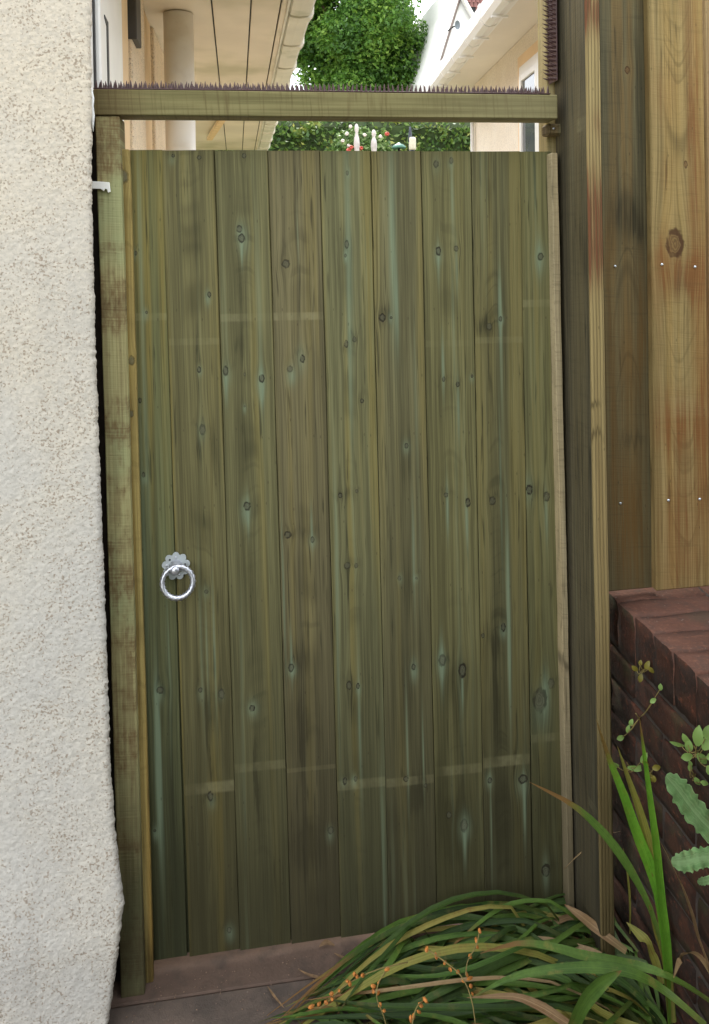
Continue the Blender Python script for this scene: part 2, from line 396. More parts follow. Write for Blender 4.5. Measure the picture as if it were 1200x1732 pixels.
# ------------------------------------------------------------------ house on the left
WX = -.315                                                # its side wall
M_rc = roughcast('roughcast_white', sr(194, 190, 181), sr(201, 195, 182), chip=(.20, .14, .09), amt=.7, warm=sr(204, 191, 169))
M_rc2 = roughcast('roughcast_cream', sr(234, 214, 186), sr(240, 224, 198), amt=.6)
M_band = plain('render_band', sr(236, 208, 168), .8, .05, 8, .0006, 300)
M_upvc = plain('white_plastic', sr(236, 234, 228), .35, .03, 10)
M_pipe = plain('cream_pipe', sr(248, 243, 232), .4, .04, 4, dirt=sr(190, 170, 140), dirt_amt=.2, dscale=9)
M_dark = plain('dark_seal', sr(38, 38, 38), .5, .1)
M_soff = plain('soffit_board', sr(228, 216, 196), .6, .06, 3, dirt=sr(140, 140, 84), dirt_amt=.45, dscale=1.4)
M_gutter = plain('old_white_gutter', sr(226, 222, 206), .45, .06, 6, dirt=sr(140, 150, 110), dirt_amt=.35, dscale=7)
M_slate = plain('brown_tile', sr(96, 72, 62), .8, .2, 9)
t = NT('window_glass'); M_glass = t.out(t.mix(t.noise(t.obj(), 2, 2), (.05, .06, .07), (.16, .17, .18)), .06, spec=.6)
house = thing('house', 'cream roughcast house on the left with bright near wall, soffit and white gutter', 'house', (-.6, 1.5, 0))

# near wall: finely displaced roughcast, corner rounded, foot kicked out like a bell cast
EDGE = [(153, -60), (153, 120), (154, 300), (157, 450), (161, 600), (170, 850), (176, 1000), (186, 1300), (196, 1420), (208, 1505), (210, 1525), (204, 1580), (195, 1650), (183, 1732), (175, 1800)]
WY = -.125
ez_ = [onY(x, y, WY) for x, y in EDGE]; ezz = np.array([p.z for p in ez_])[::-1]; exx = np.array([p.x for p in ez_])[::-1]
zz = np.arange(-.125, 2.36, .0022); nz_ = len(zz)
xe = np.interp(zz, ezz, exx)+np.convolve(rng.standard_normal(len(zz)+4), np.ones(5)/5, 'valid')*.0016
def fnoise(shape, corr):
    a = rng.standard_normal(shape); fy = np.fft.fftfreq(shape[0])[:, None]; fx = np.fft.fftfreq(shape[1])[None, :]
    r = np.fft.ifft2(np.fft.fft2(a)*np.exp(-((fx**2+fy**2)*(corr*math.pi)**2)*1.2)).real
    return r/r.std()
R_ = .010
dcoarse = np.linspace(1.5, .36, 14)                       # distance from the edge, then the corner arc, then the return
dfine = np.arange(.352, 0, -.0022); ncol = len(dcoarse)+len(dfine)
na = 7; ret = np.arange(.006, .152, .006)
NC = ncol+na+len(ret)
bx = np.zeros((nz_, NC)); by = np.zeros((nz_, NC)); nx = np.zeros(NC); ny = np.zeros(NC)
dd = np.concatenate([dcoarse, dfine])
flare = np.interp(zz, [-.13, .0, .13, .16, .35, .6], [.006, .008, .014, .014, .004, 0])
bx[:, :ncol] = (xe-R_)[:, None]-dd[None]; by[:, :ncol] = WY-flare[:, None]; ny[:ncol] = -1
for k in range(na):
    a = (k+1)/na*math.pi/2
    bx[:, ncol+k] = xe-R_+R_*math.sin(a); by[:, ncol+k] = WY-flare+R_-R_*math.cos(a); nx[ncol+k] = math.sin(a); ny[ncol+k] = -math.cos(a)
for k, q_ in enumerate(ret):
    bx[:, ncol+na+k] = xe+(np.minimum(WX-.03, xe)-xe)*min(1, (k+1)/6); by[:, ncol+na+k] = WY+R_+q_-flare*(1-k/len(ret)); nx[ncol+na+k] = 1
h = fnoise((nz_, NC), .95); h2 = fnoise((nz_, NC), 4.0)
chips = np.clip(h, -1.0, 2.0)*.00027+h2*.00005
chips[:, :len(dcoarse)] *= .3
bx += nx[None]*chips; by += ny[None]*chips
V = np.stack([bx, by, np.repeat(zz[:, None], NC, 1)], -1).reshape(-1, 3)
i0 = (np.arange(nz_-1)[:, None]*NC+np.arange(NC-1)[None]).ravel()
Q = np.stack([i0, i0+1, i0+NC+1, i0+NC], 1)
def np_mesh(name, V, Q, smooth=False):
    me = bpy.data.meshes.new(name); me.vertices.add(len(V)); me.vertices.foreach_set('co', np.asarray(V, dtype=np.float32).ravel())
    k = Q.shape[1]; me.loops.add(Q.size); me.loops.foreach_set('vertex_index', Q.ravel().astype(np.int32)); me.polygons.add(len(Q))
    me.polygons.foreach_set('loop_start', np.arange(0, Q.size, k, dtype=np.int32)); me.polygons.foreach_set('loop_total', np.full(len(Q), k, dtype=np.int32))
    if smooth: me.polygons.foreach_set('use_smooth', np.ones(len(Q), dtype=bool))
    me.update(calc_edges=True); me.validate(); return me
o = obj('front_wall', np_mesh('front_wall', V, Q, True), M_rc, house); o['label'] = 'bright white roughcast wall with flared foot beside the gate'
# side wall running back, raised smooth bands and quoins, window and pipe
obj('side_wall', box_me('side_wall', -1.8, WX, .034, 3.6, -.1, 2.36, .004), M_rc2, house)
def side_x(px, X=WX): return onX(px, 120, X).y
def strip(name, p0, p1, mt, d, z0=-.1, z1=2.345, bev=.004):
    return obj(name, box_me(name, WX-.01, WX+d, side_x(p0), side_x(p1), z0, z1, bev), mt, house)
strip('window_band', 192, 211, M_band, .012)
strip('quoin', 212.5, 235, M_rc2, .02); strip('plain_band', 236, 251, M_band, .010); strip('quoin', 252.5, 274, M_rc2, .02)
ya, yb = .036, side_x(189.5)
wf = obj('window_frame', box_me('window_frame', WX-.02, WX+.016, ya, yb, .9, 2.2, .003), M_upvc, house)
# sash: two stiles and a mitred rail, glass set back, dark seals
sa, sb = side_x(163, WX+.02), yb-.012
ztop = onX(186, 18, WX+.024).z
obj('seal', box_me('seal', WX+.0161, WX+.0185, side_x(162, WX+.02)-.004, side_x(163.5, WX+.02), .95, 2.2, 0), M_dark, wf)
sash = obj('sash', box_me('sash', WX+.0162, WX+.03, sa+.002, sb, .97, 2.16, .004), M_upvc, wf)
pn = prism_me('pane', [(0, .99), (.022, .99), (.022, onX(187, 46, WX+.03).z), (-.03, onX(177, 26, WX+.03).z), (-.03, onX(177, 30, WX+.03).z), (0, onX(181, 46, WX+.03).z)], 0, .0022)
pn.transform(Matrix(((0, 1, 0, WX+.0296), (1, 0, 0, side_x(181.5, WX+.03)), (0, 0, 1, 0), (0, 0, 0, 1)))); pn.flip_normals()
obj('pane', pn, M_dark, wf)
# dark slot (short black downpipe) on the quoin strip
p0, p1 = onX(229, 75, WX+.03), onX(236, 75, WX+.03)
obj('dark_slot', box_me('dark_slot', WX+.0, WX+.035, p0.y, p1.y+.01, onX(232, 72, WX+.03).z, 2.34, .003), plain('dark_pipe', sr(74, 72, 70), .5), house)
# tall cream soil pipe
yp = 1.22; xp = (onY(278, 120, yp).x+onY(329, 120, yp).x)/2; rp = (onY(329, 120, yp).x-onY(278, 120, yp).x)/2
obj('soil_pipe', tube_me('soil_pipe', [(xp, yp, -.1), (xp, yp, 2.345)], rp, 28), M_pipe, house)
# soffit boards, fascia, gutter
SZ = 2.35; sx = [WX-.3, -.07, .065, .168, .192]
for k in range(4):
    me = box_me('soffit_board', sx[k]+.0028, sx[k+1]-.0028, -.02, 5.2, SZ, SZ+.012, .0015); obj('soffit_board', me, M_soff, house)
obj('soffit_backing', box_me('soffit_backing', WX-.3, .19, -.02, 5.2, SZ+.0125, SZ+.03, 0), M_dark, house)
obj('fascia', box_me('fascia', .1895, .1985, -.02, 5.2, SZ-.005, SZ+.15, .001), M_gutter, house)
yy = -.04; gl = .42
prof = [(.201, .075), (.201, .008), (.208, -.004), (.240, -.007), (.276, -.004), (.286, .006), (.289, .075), (.285, .075), (.282, .010), (.240, -.002), (.206, .010), (.205, .075)]
while yy < 5.1:
    me = prism_me('gutter_length', [(a, SZ+b) for a, b in prof], yy+.018, yy+gl-.018); obj('gutter_length', me, M_gutter, house)
    pr2 = [(.2, .077), (.2, .004), (.206, -.011), (.240, -.015), (.281, -.011), (.294, .004), (.297, .079), (.284, .079), (.281, .012), (.240, -.001), (.207, .012), (.206, .077)]
    me = prism_me('gutter_joint', [(a, SZ+b) for a, b in pr2], yy-.028, yy+.028); obj('gutter_joint', me, M_gutter, house)
    yy += gl
obj('roof', prism_me('roof', [(.25, SZ+.16), (-2.6, SZ+1.9), (-5.4, SZ+.16)], -.02, 5.2), M_slate, house)
pB = onY(372, 246, 3.9)
bm_ = box_me('eaves_board', -.02, .02, -.5, .5, -.012, .012, .002); bm_.transform(Matrix.Translation((pB.x-.02, 3.75, SZ-.035)) @ Matrix.Rotation(.12, 4, 'Z'))
obj('eaves_board', bm_, plain('bare_wood', sr(226, 196, 150), .7, .1, 30), house)

# ------------------------------------------------------------------ house on the right
UY = Vector((.0916, .9958, 0)).normalized(); UN = Vector((-UY.y, UY.x, 0)); RO = Vector((1.34, 1.61, 0)); RZ = 2.5
rh = thing('house', 'cream house on the right behind the fence with long white gutter and window', 'house', (2.5, 1.8, 0))
MR = Matrix(((UN.x, UY.x, 0, RO.x), (UN.y, UY.y, 0, RO.y), (0, 0, 1, 0), (0, 0, 0, 1)))      # local: x outwards, y along the wall, z up
def rpart(name, me, mt, par=None):
    me.transform(MR); me.flip_normals() if MR.determinant() < 0 else None
    return obj(name, me, mt, par or rh)
M_rwall = roughcast('roughcast_right', sr(236, 224, 206), sr(242, 232, 216), amt=.25)
M_soff2 = plain('white_soffit', sr(228, 220, 206), .6, .04, 3)
yend = 1.56
rpart('wall', box_me('wall', -3.0, 0, -1.4, yend, -.1, RZ, .003), M_rwall)
rpart('soffit', box_me('soffit', -.05, .183, -1.4, yend+.5, RZ, RZ+.012, 0), M_soff2)
rpart('fascia', box_me('fascia', .184, .2, -1.4, yend+.5, RZ-.02, RZ+.04, .001), M_upvc)
gp = [(.201, .09), (.201, .03), (.214, .005), (.240, -.004), (.264, .005), (.278, .03), (.280, .09), (.274, .09), (.272, .033), (.24, .004), (.207, .033), (.207, .09)]
M_gut2 = plain('white_gutter', sr(238, 236, 230), .4, .03, 6, dirt=sr(150, 150, 140), dirt_amt=.15)
yy = -1.38
while yy < yend+.42:
    rpart('gutter_length', prism_me('gutter_length', [(a, RZ+b-.045) for a, b in gp], yy+.012, yy+.338), M_gut2)
    rpart('gutter_joint', prism_me('gutter_joint', [((a-.24)*1.09+.2405, RZ+(b-.045)*1.09) for a, b in gp], yy-.018, yy+.018), M_gut2)
    rpart('gutter_bracket', box_me('gutter_bracket', .2005, .27, yy+.16, yy+.178, RZ-.058, RZ-.05, 0), M_gut2)
    yy += .35
rpart('roof', prism_me('roof', [(.198, RZ+.042), (-2.2, RZ+1.1), (-2.2, RZ+.042)], -1.4, yend+.5), M_slate)
rpart('corner_pipe', tube_me('corner_pipe', [(.02, yend-.1, -.1), (.02, yend-.1, 2.3)], .012, 10), M_upvc)
# window: surround, frame, mullion, pane
y1w = .345; y0w = -.75
rpart('window_surround', box_me('window_surround', -.02, .014, y0w-.06, y1w+.055, .9, 2.41, .004), M_band)
rw = rpart('window', box_me('window', -.02, .022, y0w, y1w, .96, 2.35, .003), M_upvc)
for (a, b) in ((y1w-.30, y1w-.075), (y0w+.07, y1w-.37)):
    me = box_me('pane', 0, .0232, a, b, 1.04, 2.27, 0); me.transform(MR); me.flip_normals(); obj('pane', me, M_glass, rw)
    me = box_me('sash', .0221, .034, a-.035, a-.002, 1.0, 2.30, .003); me.transform(MR); me.flip_normals(); obj('sash', me, M_upvc, rw)
    me = box_me('sash', .0221, .034, b+.002, b+.035, 1.0, 2.30, .003); me.transform(MR); me.flip_normals(); obj('sash', me, M_upvc, rw)
    me = box_me('sash', .0221, .033, a-.002, b+.002, 2.27, 2.30, .003); me.transform(MR); me.flip_normals(); obj('sash', me, M_upvc, rw)

# ------------------------------------------------------------------ far gabled house
FY = 11.0
fh = thing('gabled_house', 'far white gabled house with red tiled roof beyond the right gutter', 'house', (4.5, FY, 0))
pl = lambda L, Y: [(lambda p: (p.x, p.z))(onY(x, y, Y)) for x, y in L]
base = [(onY(735, 150, FY).x-.25, -.1)]
gw = pl([(742, 112), (779, -10), (790, -60)], FY)
obj('wall', prism_me('wall', [gw[0], gw[1], (gw[1][0]+.12, gw[1][1]+.55), (gw[1][0]+3.4, gw[1][1]-.9), (gw[1][0]+3.4, -.1), (gw[0][0], -.1)], FY, FY+4), plain('white_render', sr(244, 243, 240), .8, .03), fh)
ed = pl([(781, -14), (744, 108)], FY)
obj('verge_trim', tube_me('verge_trim', [(ed[0][0], FY-.02, ed[0][1]), (ed[1][0], FY-.02, ed[1][1]), (ed[1][0], FY-.02, -.1)], .022, 6), plain('grey_trim', sr(120, 108, 100), .7), fh)
vg = pl([(779, -6), (783, -8), (803, 28), (800, 32)], FY-.1)
obj('bargeboard', prism_me('bargeboard', vg, FY-.16, FY-.06, 0), M_upvc, fh)
# tiled roof: rows of curved tiles
M_tile = plain('red_tile', sr(140, 98, 92), .8, .2, 12)
rpoly = pl([(784, -10), (804, 27), (860, 27), (860, -60), (784, -60)], FY-.12)
xa, xb = rpoly[0][0], rpoly[2][0]+.3; zb = rpoly[1][1]; zt = zb+1.0
slope = (rpoly[1][0]-rpoly[0][0])/(rpoly[0][1]-rpoly[1][1])
tv = [(-.034, 0, 0), (-.02, -.018, 0), (0, -.024, 0), (.02, -.018, 0), (.034, 0, 0), (-.034, .012, .085), (-.02, -.006, .085), (0, -.012, .085), (.02, -.006, .085), (.034, .012, .085)]
tme = mesh('roof_tile', tv, [(k, k+1, k+6, k+5) for k in range(4)]); tme.materials.append(M_tile)
roof = obj('roof', prism_me('roof', [(rpoly[0][0], rpoly[0][1]), (rpoly[1][0], rpoly[1][1]), (xb, zb), (xb, zt), (rpoly[0][0], zt)], FY-.10, FY-.04), M_dark, fh)
r = 0; z = zb
while z < zb+.62:
    xl = rpoly[1][0]-(z-zb)*slope
    x = xb-.3-(r % 2)*.034
    while x > xl+.03:
        obj('roof_tile', tme, None, roof, (x, FY-.105, z)); x -= .068
    z += .075; r += 1
dsh = thing('satellite_dish', 'small grey dish on a bracket at the edge of the far white gable', 'satellite dish', onY(772, 44, FY-.15))
c0 = onY(772, 44, FY-.15)
dV = []; dF = []
for i in range(4):
    for k in range(12):
        rr_ = .075*i/3; dV.append((c0.x+rr_*math.cos(k*math.pi/6)*.6, c0.y-.05+.03*(i/3)**2*-1, c0.z+rr_*math.sin(k*math.pi/6)))
for i in range(3):
    for k in range(12): dF.append((i*12+k, i*12+(k+1) % 12, (i+1)*12+(k+1) % 12, (i+1)*12+k))
obj('dish', mesh('dish', dV, dF, True), plain('dish_grey', sr(120, 128, 132), .5), dsh)
obj('arm', tube_me('arm', [c0, c0+Vector((-.06, -.05, -.02)), c0+Vector((-.1, .12, -.04))], .012, 6), M_dark, dsh)

# ------------------------------------------------------------------ trees and hedge behind
M_leafT = leafmat('tree_leaf', [sr(60, 94, 44), sr(82, 122, 52), sr(110, 152, 60), sr(152, 184, 80)], .45, clump=1.3)
M_leafH = leafmat('hedge_leaf', [sr(56, 84, 40), sr(80, 112, 48), sr(112, 138, 60), sr(176, 176, 92)], .35, .35, clump=4)
M_bark = plain('bark', sr(84, 70, 56), .9, .3, 14, .01, 30)
def leaf_cloud(name, pts, nrm, size, mt, par):
    n = len(pts); d = rng.standard_normal((n, 3)); d /= np.linalg.norm(d, axis=1)[:, None]
    N = nrm*.8+rng.standard_normal((n, 3))*.7; N /= np.linalg.norm(N, axis=1)[:, None]
    a = d-(d*N).sum(1)[:, None]*N; a /= np.linalg.norm(a, axis=1)[:, None]; b = np.cross(N, a)
    L = size*rng.uniform(.6, 1.25, n)[:, None]
    cup = N*L*.12
    V = np.stack([pts-a*L*.5, pts+b*L*.28-cup, pts+a*L*.55, pts-b*L*.28-cup], 1).reshape(-1, 3)
    return obj(name, np_mesh(name, V, np.arange(4*n).reshape(n, 4)), mt, par)
def tree(label, base, zc, rx, rz, n, lobes, leaf=.12, gap=.0, trunk_r=.14):
    tr = thing('tree', label, 'tree', base, None)
    b = Vector(base); ctr = np.array([b.x, b.y, zc])
    tp = [b, b+Vector((.05, 0, (zc-rz*.6-b.z)*.6)), Vector((b.x-.03, b.y, zc-rz*.3)), Vector((b.x+.05, b.y, zc+rz*.6))]
    obj('trunk', tube_me('trunk', smooth_line(tp, 9), [trunk_r*(1-.085*i) for i in range(9)], 9), M_bark, tr)
    cs = []
    for k in range(lobes):
        v = rng.standard_normal(3); v /= np.linalg.norm(v); v *= rng.uniform(.45, .95)
        cs.append((ctr+v*np.array([rx, rx, rz])*.82, rng.uniform(.28, .5)*rx))
        e = Vector(cs[-1][0]); mid = (Vector((b.x, b.y, e.z-.5*rx))+e)/2+Vector((0, 0, -.1))
        if k < 14: obj('limb', tube_me('limb', [Vector((b.x, b.y, max(b.z+1.5, e.z-.7*rx))), mid, e], [trunk_r*.35, trunk_r*.2, .015], 6), M_bark, tr)
    P_ = []; Nn = []
    for c_, r_ in cs:
        m = int(n/lobes); v = rng.standard_normal((m, 3)); v /= np.linalg.norm(v, axis=1)[:, None]
        rad = r_*rng.uniform(.3, 1.05, m)**.55*.86
        # twiggy clumps: pull points to sprays
        sp = rng.standard_normal((m//14+1, 3)); sp /= np.linalg.norm(sp, axis=1)[:, None]
        v = v*.42+sp[np.arange(m)//14]*1.0; v /= np.linalg.norm(v, axis=1)[:, None]
        P_.append(c_+v*rad[:, None]*np.array([1, 1, .85])); Nn.append(v*.5+np.array([0, -.1, .6]))
    leaf_cloud('crown', np.concatenate(P_), np.concatenate(Nn), leaf, M_leafT, tr)['kind'] = 'stuff'
tc_ = onY(612, 78, 14.0)
tree('tall dense green broadleaf tree rising above the hedge between the two houses', (tc_.x-.17, 14.0, -.1), tc_.z+.5, 1.82, 2.7, 80000, 72, .09)
hd = thing('hedge', 'tall clipped dark green hedge behind the garden seen through the gap above the gate', 'hedge', (1.7, 8.3, -.1))
obj('branches', box_me('branches', -1.4, 4.9, 8.12, 8.9, -.1, 3.1, .1), plain('hedge_core', sr(52, 66, 34), .95, .3, 8), hd)
n = 26000
hp = np.stack([rng.uniform(-1.5, 5.0, n), 8.1+rng.normal(0, .07, n), rng.uniform(-.1, 3.25, n)], 1)
hp[:, 1] += .10*np.sin(hp[:, 0]*2.6)*np.sin(hp[:, 2]*3.1+1)
leaf_cloud('leaves', hp, np.tile(np.array([0, -1, .5]), (n, 1)), .07, M_leafH, hd)['kind'] = 'stuff'

# ------------------------------------------------------------------ garden ornaments glimpsed above the gate
M_white = plain('white_paint', sr(196, 188, 182), .7, .1, 14, dirt=sr(130, 124, 112), dirt_amt=.5, dscale=9)
def lathe(name, base, prof, mt, par, seg=16):
    V = []; Fc = []
    for r_, z_ in prof:
        for k in range(seg): V.append((base[0]+r_*math.cos(2*math.pi*k/seg), base[1]+r_*math.sin(2*math.pi*k/seg), base[2]+z_))
    for i in range(len(prof)-1):
        for k in range(seg): Fc.append((i*seg+k, i*seg+(k+1) % seg, (i+1)*seg+(k+1) % seg, (i+1)*seg+k))
    Fc.append(tuple(range(seg-1, -1, -1))); Fc.append(tuple((len(prof)-1)*seg+k for k in range(seg)))
    return obj(name, mesh(name, V, Fc, True), mt, par)
def finial(px, ytop, ydom, wpx, label, Y=6.5):
    b = onY(px, 255, Y); dist = Y+1.72; s = dist/F
    t_ = thing('garden_ornament', label, 'ornament', (b.x, Y, -.1), 'white ornaments in the far garden')
    H = onY(px, ytop, Y).z+.1; hw = wpx*s/2; zd = onY(px, ydom, Y).z+.1
    hh = H-zd+.10; z0 = zd-.10
    lathe('post', (b.x, Y, -.1), [(hw*.8, 0), (hw*.8, .1), (hw*.55, .12), (hw*.5, z0-.12), (hw*.85, z0-.08), (hw*.9, z0-.03), (hw*.6, z0)], M_white, t_)
    lathe('cap', (b.x, Y, -.1+z0), [(hw*.6, .0005), (hw*.5, hh*.15), (hw*.62, hh*.35), (hw*.5, hh*.55), (hw*.3, hh*.66), (hw*.26, hh*.7), (hw*.4, hh*.78), (hw*.42, hh*.88), (hw*.3, hh*.96), (hw*.08, hh)], M_white, t_)
finial(604, 209, 246, 17, 'left of two slim white garden ornaments seen through the gap above the gate')
finial(633, 219, 244, 18, 'right of two slim white garden ornaments, shorter, seen through the gap above the gate')
rb = onY(595, 250, 6.9)
rose = thing('flowering_bush', 'bush with white and red flowers around the white garden ornaments', 'bush', (rb.x, 6.9, -.1))
m = 1500; v = rng.standard_normal((m, 3)); v /= np.linalg.norm(v, axis=1)[:, None]
cp = np.array([onY(612, 262, 6.9).x, 6.9, onY(612, 262, 6.9).z]); pp = cp+v*np.array([.36, .14, .32])*rng.uniform(.5, 1, m)[:, None]**.5
obj('stem', tube_me('stem', [(rb.x, 6.9, -.1), (cp[0], 6.9, cp[2])], .03, 6), M_bark, rose)
leaf_cloud('leaves', pp, v, .06, leafmat('bush_leaf', [sr(60, 90, 40), sr(96, 128, 60), sr(150, 170, 110)], .3), rose)['kind'] = 'stuff'
fl = []
def flowers(L, mt, size):
    for (x, y) in L:
        p = onY(x, y, 6.52); q = 7; V = [p+Vector((0, -.02, 0))]+[p+Vector((size*math.cos(k*2*math.pi/q)*random.uniform(.8, 1.1), random.uniform(-.01, .01), size*math.sin(k*2*math.pi/q)*random.uniform(.8, 1.1))) for k in range(q)]
        V += [p+Vector((size*.6*math.cos(k*2*math.pi/q+.4), -.03, size*.6*math.sin(k*2*math.pi/q+.4))) for k in range(q)]
        Fc = [(0, 8+k, 8+(k+1) % q) for k in range(q)]+[(8+k, 1+k, 1+(k+1) % q, 8+(k+1) % q) for k in range(q)]
        obj('flower', mesh('flower', V, Fc), mt, rose)
flowers([(580, 238), (587, 226), (593, 214), (617, 228), (644, 231), (590, 246)], plain('white_petal', sr(214, 204, 196), .6), .022)
flowers([(594, 249), (602, 247), (611, 250), (590, 254), (655, 226)], plain('red_petal', sr(186, 84, 70), .6), .026)
fp = onY(675, 243, 6.3)
bf = thing('bird_feeder', 'small green domed bird feeder on a stem above the gate top', 'bird feeder', (fp.x, 6.3, -.1))
obj('pole', tube_me('pole', [(fp.x, 6.3, -.1), (fp.x, 6.3, fp.z-.04)], .012, 8), M_dark, bf)
lathe('dome', (fp.x, 6.3, fp.z-.045), [(.075, 0), (.072, .015), (.05, .035), (.02, .048), (.008, .06)], plain('green_dome', sr(74, 116, 100), .4), bf)
fp = onY(697, 250, 6.1)
pl_ = thing('garden_pole', 'thin dark pole with a pale banded top standing before the hedge', 'pole', (fp.x, 6.1, -.1))
ht = onY(697, 214, 6.1).z
obj('pole', tube_me('pole', [(fp.x, 6.1, -.1), (fp.x, 6.1, ht-.15)], .026, 10), plain('slate_pole', sr(70, 78, 88), .5), pl_)
lathe('band', (fp.x+.004, 6.09, fp.z-.02), [(.034, 0), (.036, .01), (.036, .11), (.03, .125)], plain('pale_band', sr(196, 190, 168), .6), pl_)
lathe('tip', (fp.x-.015, 6.1, ht-.15), [(.026, 0), (.02, .05), (.012, .12), (.008, .15)], plain('tip_dark', sr(60, 66, 74), .5), pl_)

# ------------------------------------------------------------------ the gate
L_ = sr(118, 114, 80); D_ = sr(86, 83, 57); Yl = sr(128, 114, 60)
TOPX = [213, 272.5, 362.5, 453.5, 540.5, 627.5, 712.5, 797, 881, 930]
BOTX = [245, 313, 399.5, 487, 572.5, 655, 737, 819.5, 899.5, 953.5]
KN = [  # per board: (px, py, radius mm)
    [(248, 528, 6), (237, 677, 6), (230, 428, 5), (243, 803, 6), (271, 1167, 9), (262, 1405, 6)],
    [(337, 266, 7), (293, 263, 7), (354, 498, 6), (337, 625, 5), (343, 727, 8), (349, 1001, 9), (375, 1174, 8), (339, 1167, 7), (356, 1347, 9), (388, 1573, 10)],
    [(413, 263, 10), (405, 387, 7), (409, 403, 11), (382, 627, 10), (443, 640, 11), (414, 633, 5), (414, 687, 4), (418, 856, 11), (427, 1198, 12)],
    [(484, 446, 15), (491, 624, 10), (512, 607, 11), (487, 905, 9), (529, 913, 9), (493, 1130, 9), (560, 1405, 8)],
    [(588, 292, 4), (587, 413, 6), (585, 432, 5), (600, 574, 7), (586, 582, 6), (613, 678, 9), (576, 838, 8), (604, 831, 6), (588, 957, 9), (603, 957, 5), (591, 1160, 9), (606, 1161, 6), (584, 1322, 7), (602, 1318, 6)],
    [(647, 537, 9), (662, 537, 5), (688, 754, 9), (676, 978, 6), (705, 978, 6), (700, 1128, 8), (687, 1318, 7), (720, 1329, 7)],
    [(738, 277, 9), (764, 271, 7), (742, 424, 9), (772, 420, 8), (751, 641, 8), (775, 650, 9), (799, 636, 6), (755, 837, 9), (792, 850, 12), (749, 1117, 10), (783, 1134, 11), (760, 1379, 8), (786, 1397, 13)],
    [(828, 552, 10), (847, 539, 6), (833, 847, 9), (817, 1075, 8), (852, 1061, 8), (829, 1320, 8), (885, 1318, 13)],
    [(915, 434, 15), (896, 828, 11), (925, 840, 15), (914, 1184, 20), (933, 1156, 9), (924, 1472, 15)]]
GR = [  # green marks in the photo: px, py, rx mm, rz mm, strength
    [(238, 420, 8, 190, .5), (246, 700, 7, 200, .35), (270, 1330, 9, 150, .9), (268, 1250, 8, 90, .6), (245, 960, 7, 250, .4)],
    [(350, 1100, 4, 90, .4), (340, 1085, 5, 160, .3), (363, 1100, 4, 120, .5)],
    [(409, 425, 4, 25, .7), (383, 655, 6, 30, .6), (443, 655, 7, 35, .8), (420, 870, 5, 35, .6), (440, 560, 8, 200, .25)],
    [(528, 895, 4, 40, .7), (480, 1000, 4, 120, .6), (493, 1110, 4, 50, .6), (505, 400, 3, 45, .3)],
    [(590, 400, 12, 200, .5), (592, 620, 7, 150, .5), (570, 940, 6, 180, .4), (610, 1230, 5, 120, .5), (572, 1100, 4, 200, .3)],
    [(664, 400, 12, 170, .75), (672, 520, 7, 70, .6), (700, 930, 5, 90, .6), (690, 1260, 4, 110, .5), (717, 1270, 3, 70, .6)],
    [(766, 330, 6, 70, .55), (742, 445, 5, 40, .5), (773, 450, 5, 50, .5), (750, 620, 5, 50, .8), (776, 690, 5, 60, .7), (757, 860, 5, 50, .9), (790, 880, 5, 45, .9), (748, 1125, 7, 50, .8), (783, 1165, 4, 40, .7), (787, 1425, 6, 40, .7), (768, 560, 5, 130, .3)],
    [(847, 520, 6, 60, .9), (849, 600, 5, 120, .5), (860, 1010, 7, 150, .95), (862, 1100, 4, 110, .7), (848, 830, 4, 150, .5), (887, 1360, 6, 60, .8), (831, 1400, 3, 100, .5)],
    [(912, 434, 12, 40, .6), (925, 870, 6, 50, .7), (924, 1170, 14, 40, .7), (924, 1478, 12, 35, .5), (905, 330, 5, 90, .3)]]
SHD = [
    [(262, 1150, 12, 200, .3), (300, 1460, 15, 150, .3)],
    [(335, 583, 4, 40, .8), (338, 752, 5, 40, .8), (362, 760, 9, 45, .7), (352, 1240, 5, 70, .7), (355, 1200, 18, 40, .5), (335, 430, 5, 60, .3)],
    [(407, 583, 6, 30, .7), (414, 745, 4, 50, .6), (407, 490, 5, 70, .4), (425, 1050, 5, 150, .5), (433, 1310, 3, 60, .7), (444, 620, 8, 70, .45)],
    [(510, 1120, 40, 30, .45), (512, 1250, 10, 130, .4), (487, 420, 12, 12, .35), (515, 895, 40, 12, .35), (520, 1430, 30, 40, .45)],
    [(594, 575, 10, 20, .5), (590, 840, 14, 12, .5), (588, 990, 5, 60, .5), (596, 1185, 12, 35, .6)],
    [(655, 540, 18, 14, .7), (690, 775, 12, 50, .45), (690, 1000, 14, 60, .35), (690, 1160, 20, 100, .35), (705, 1345, 14, 25, .6)],
    [(755, 660, 30, 60, .25), (770, 1160, 30, 50, .35), (770, 1400, 26, 50, .6), (780, 1260, 6, 200, .4)],
    [(818, 553, 20, 16, .7), (829, 620, 4, 60, .5), (828, 330, 5, 60, .4), (836, 1085, 20, 20, .6), (838, 1150, 5, 90, .5), (850, 1380, 18, 60, .6)],
    [(905, 835, 14, 14, .5), (915, 1200, 20, 35, .5), (922, 650, 8, 200, .35)]]
BD = [[(536, 13, .5)], [(578, 12, .22), (1337, 20, .45)], [(537, 14, .35), (1300, 16, .3)], [(535, 14, .55), (1304, 8, .2)],
      [(1330, 18, .35)], [(1324, 16, .4)], [(581, 12, .15), (1305, 18, .35)], [(575, 12, .3), (1289, 20, .5)], [(513, 14, .45), (1250, 16, .35)]]
CA = [None, (.003, 9, 7, .03, .6), (.0, 14, 8, .025, .45), (.006, 10, 5, .03, .4), (-.004, 12, 6, .02, .4), None, (.0, 18, 7, .028, .35), (-.012, 40, 16, .022, .6), None]
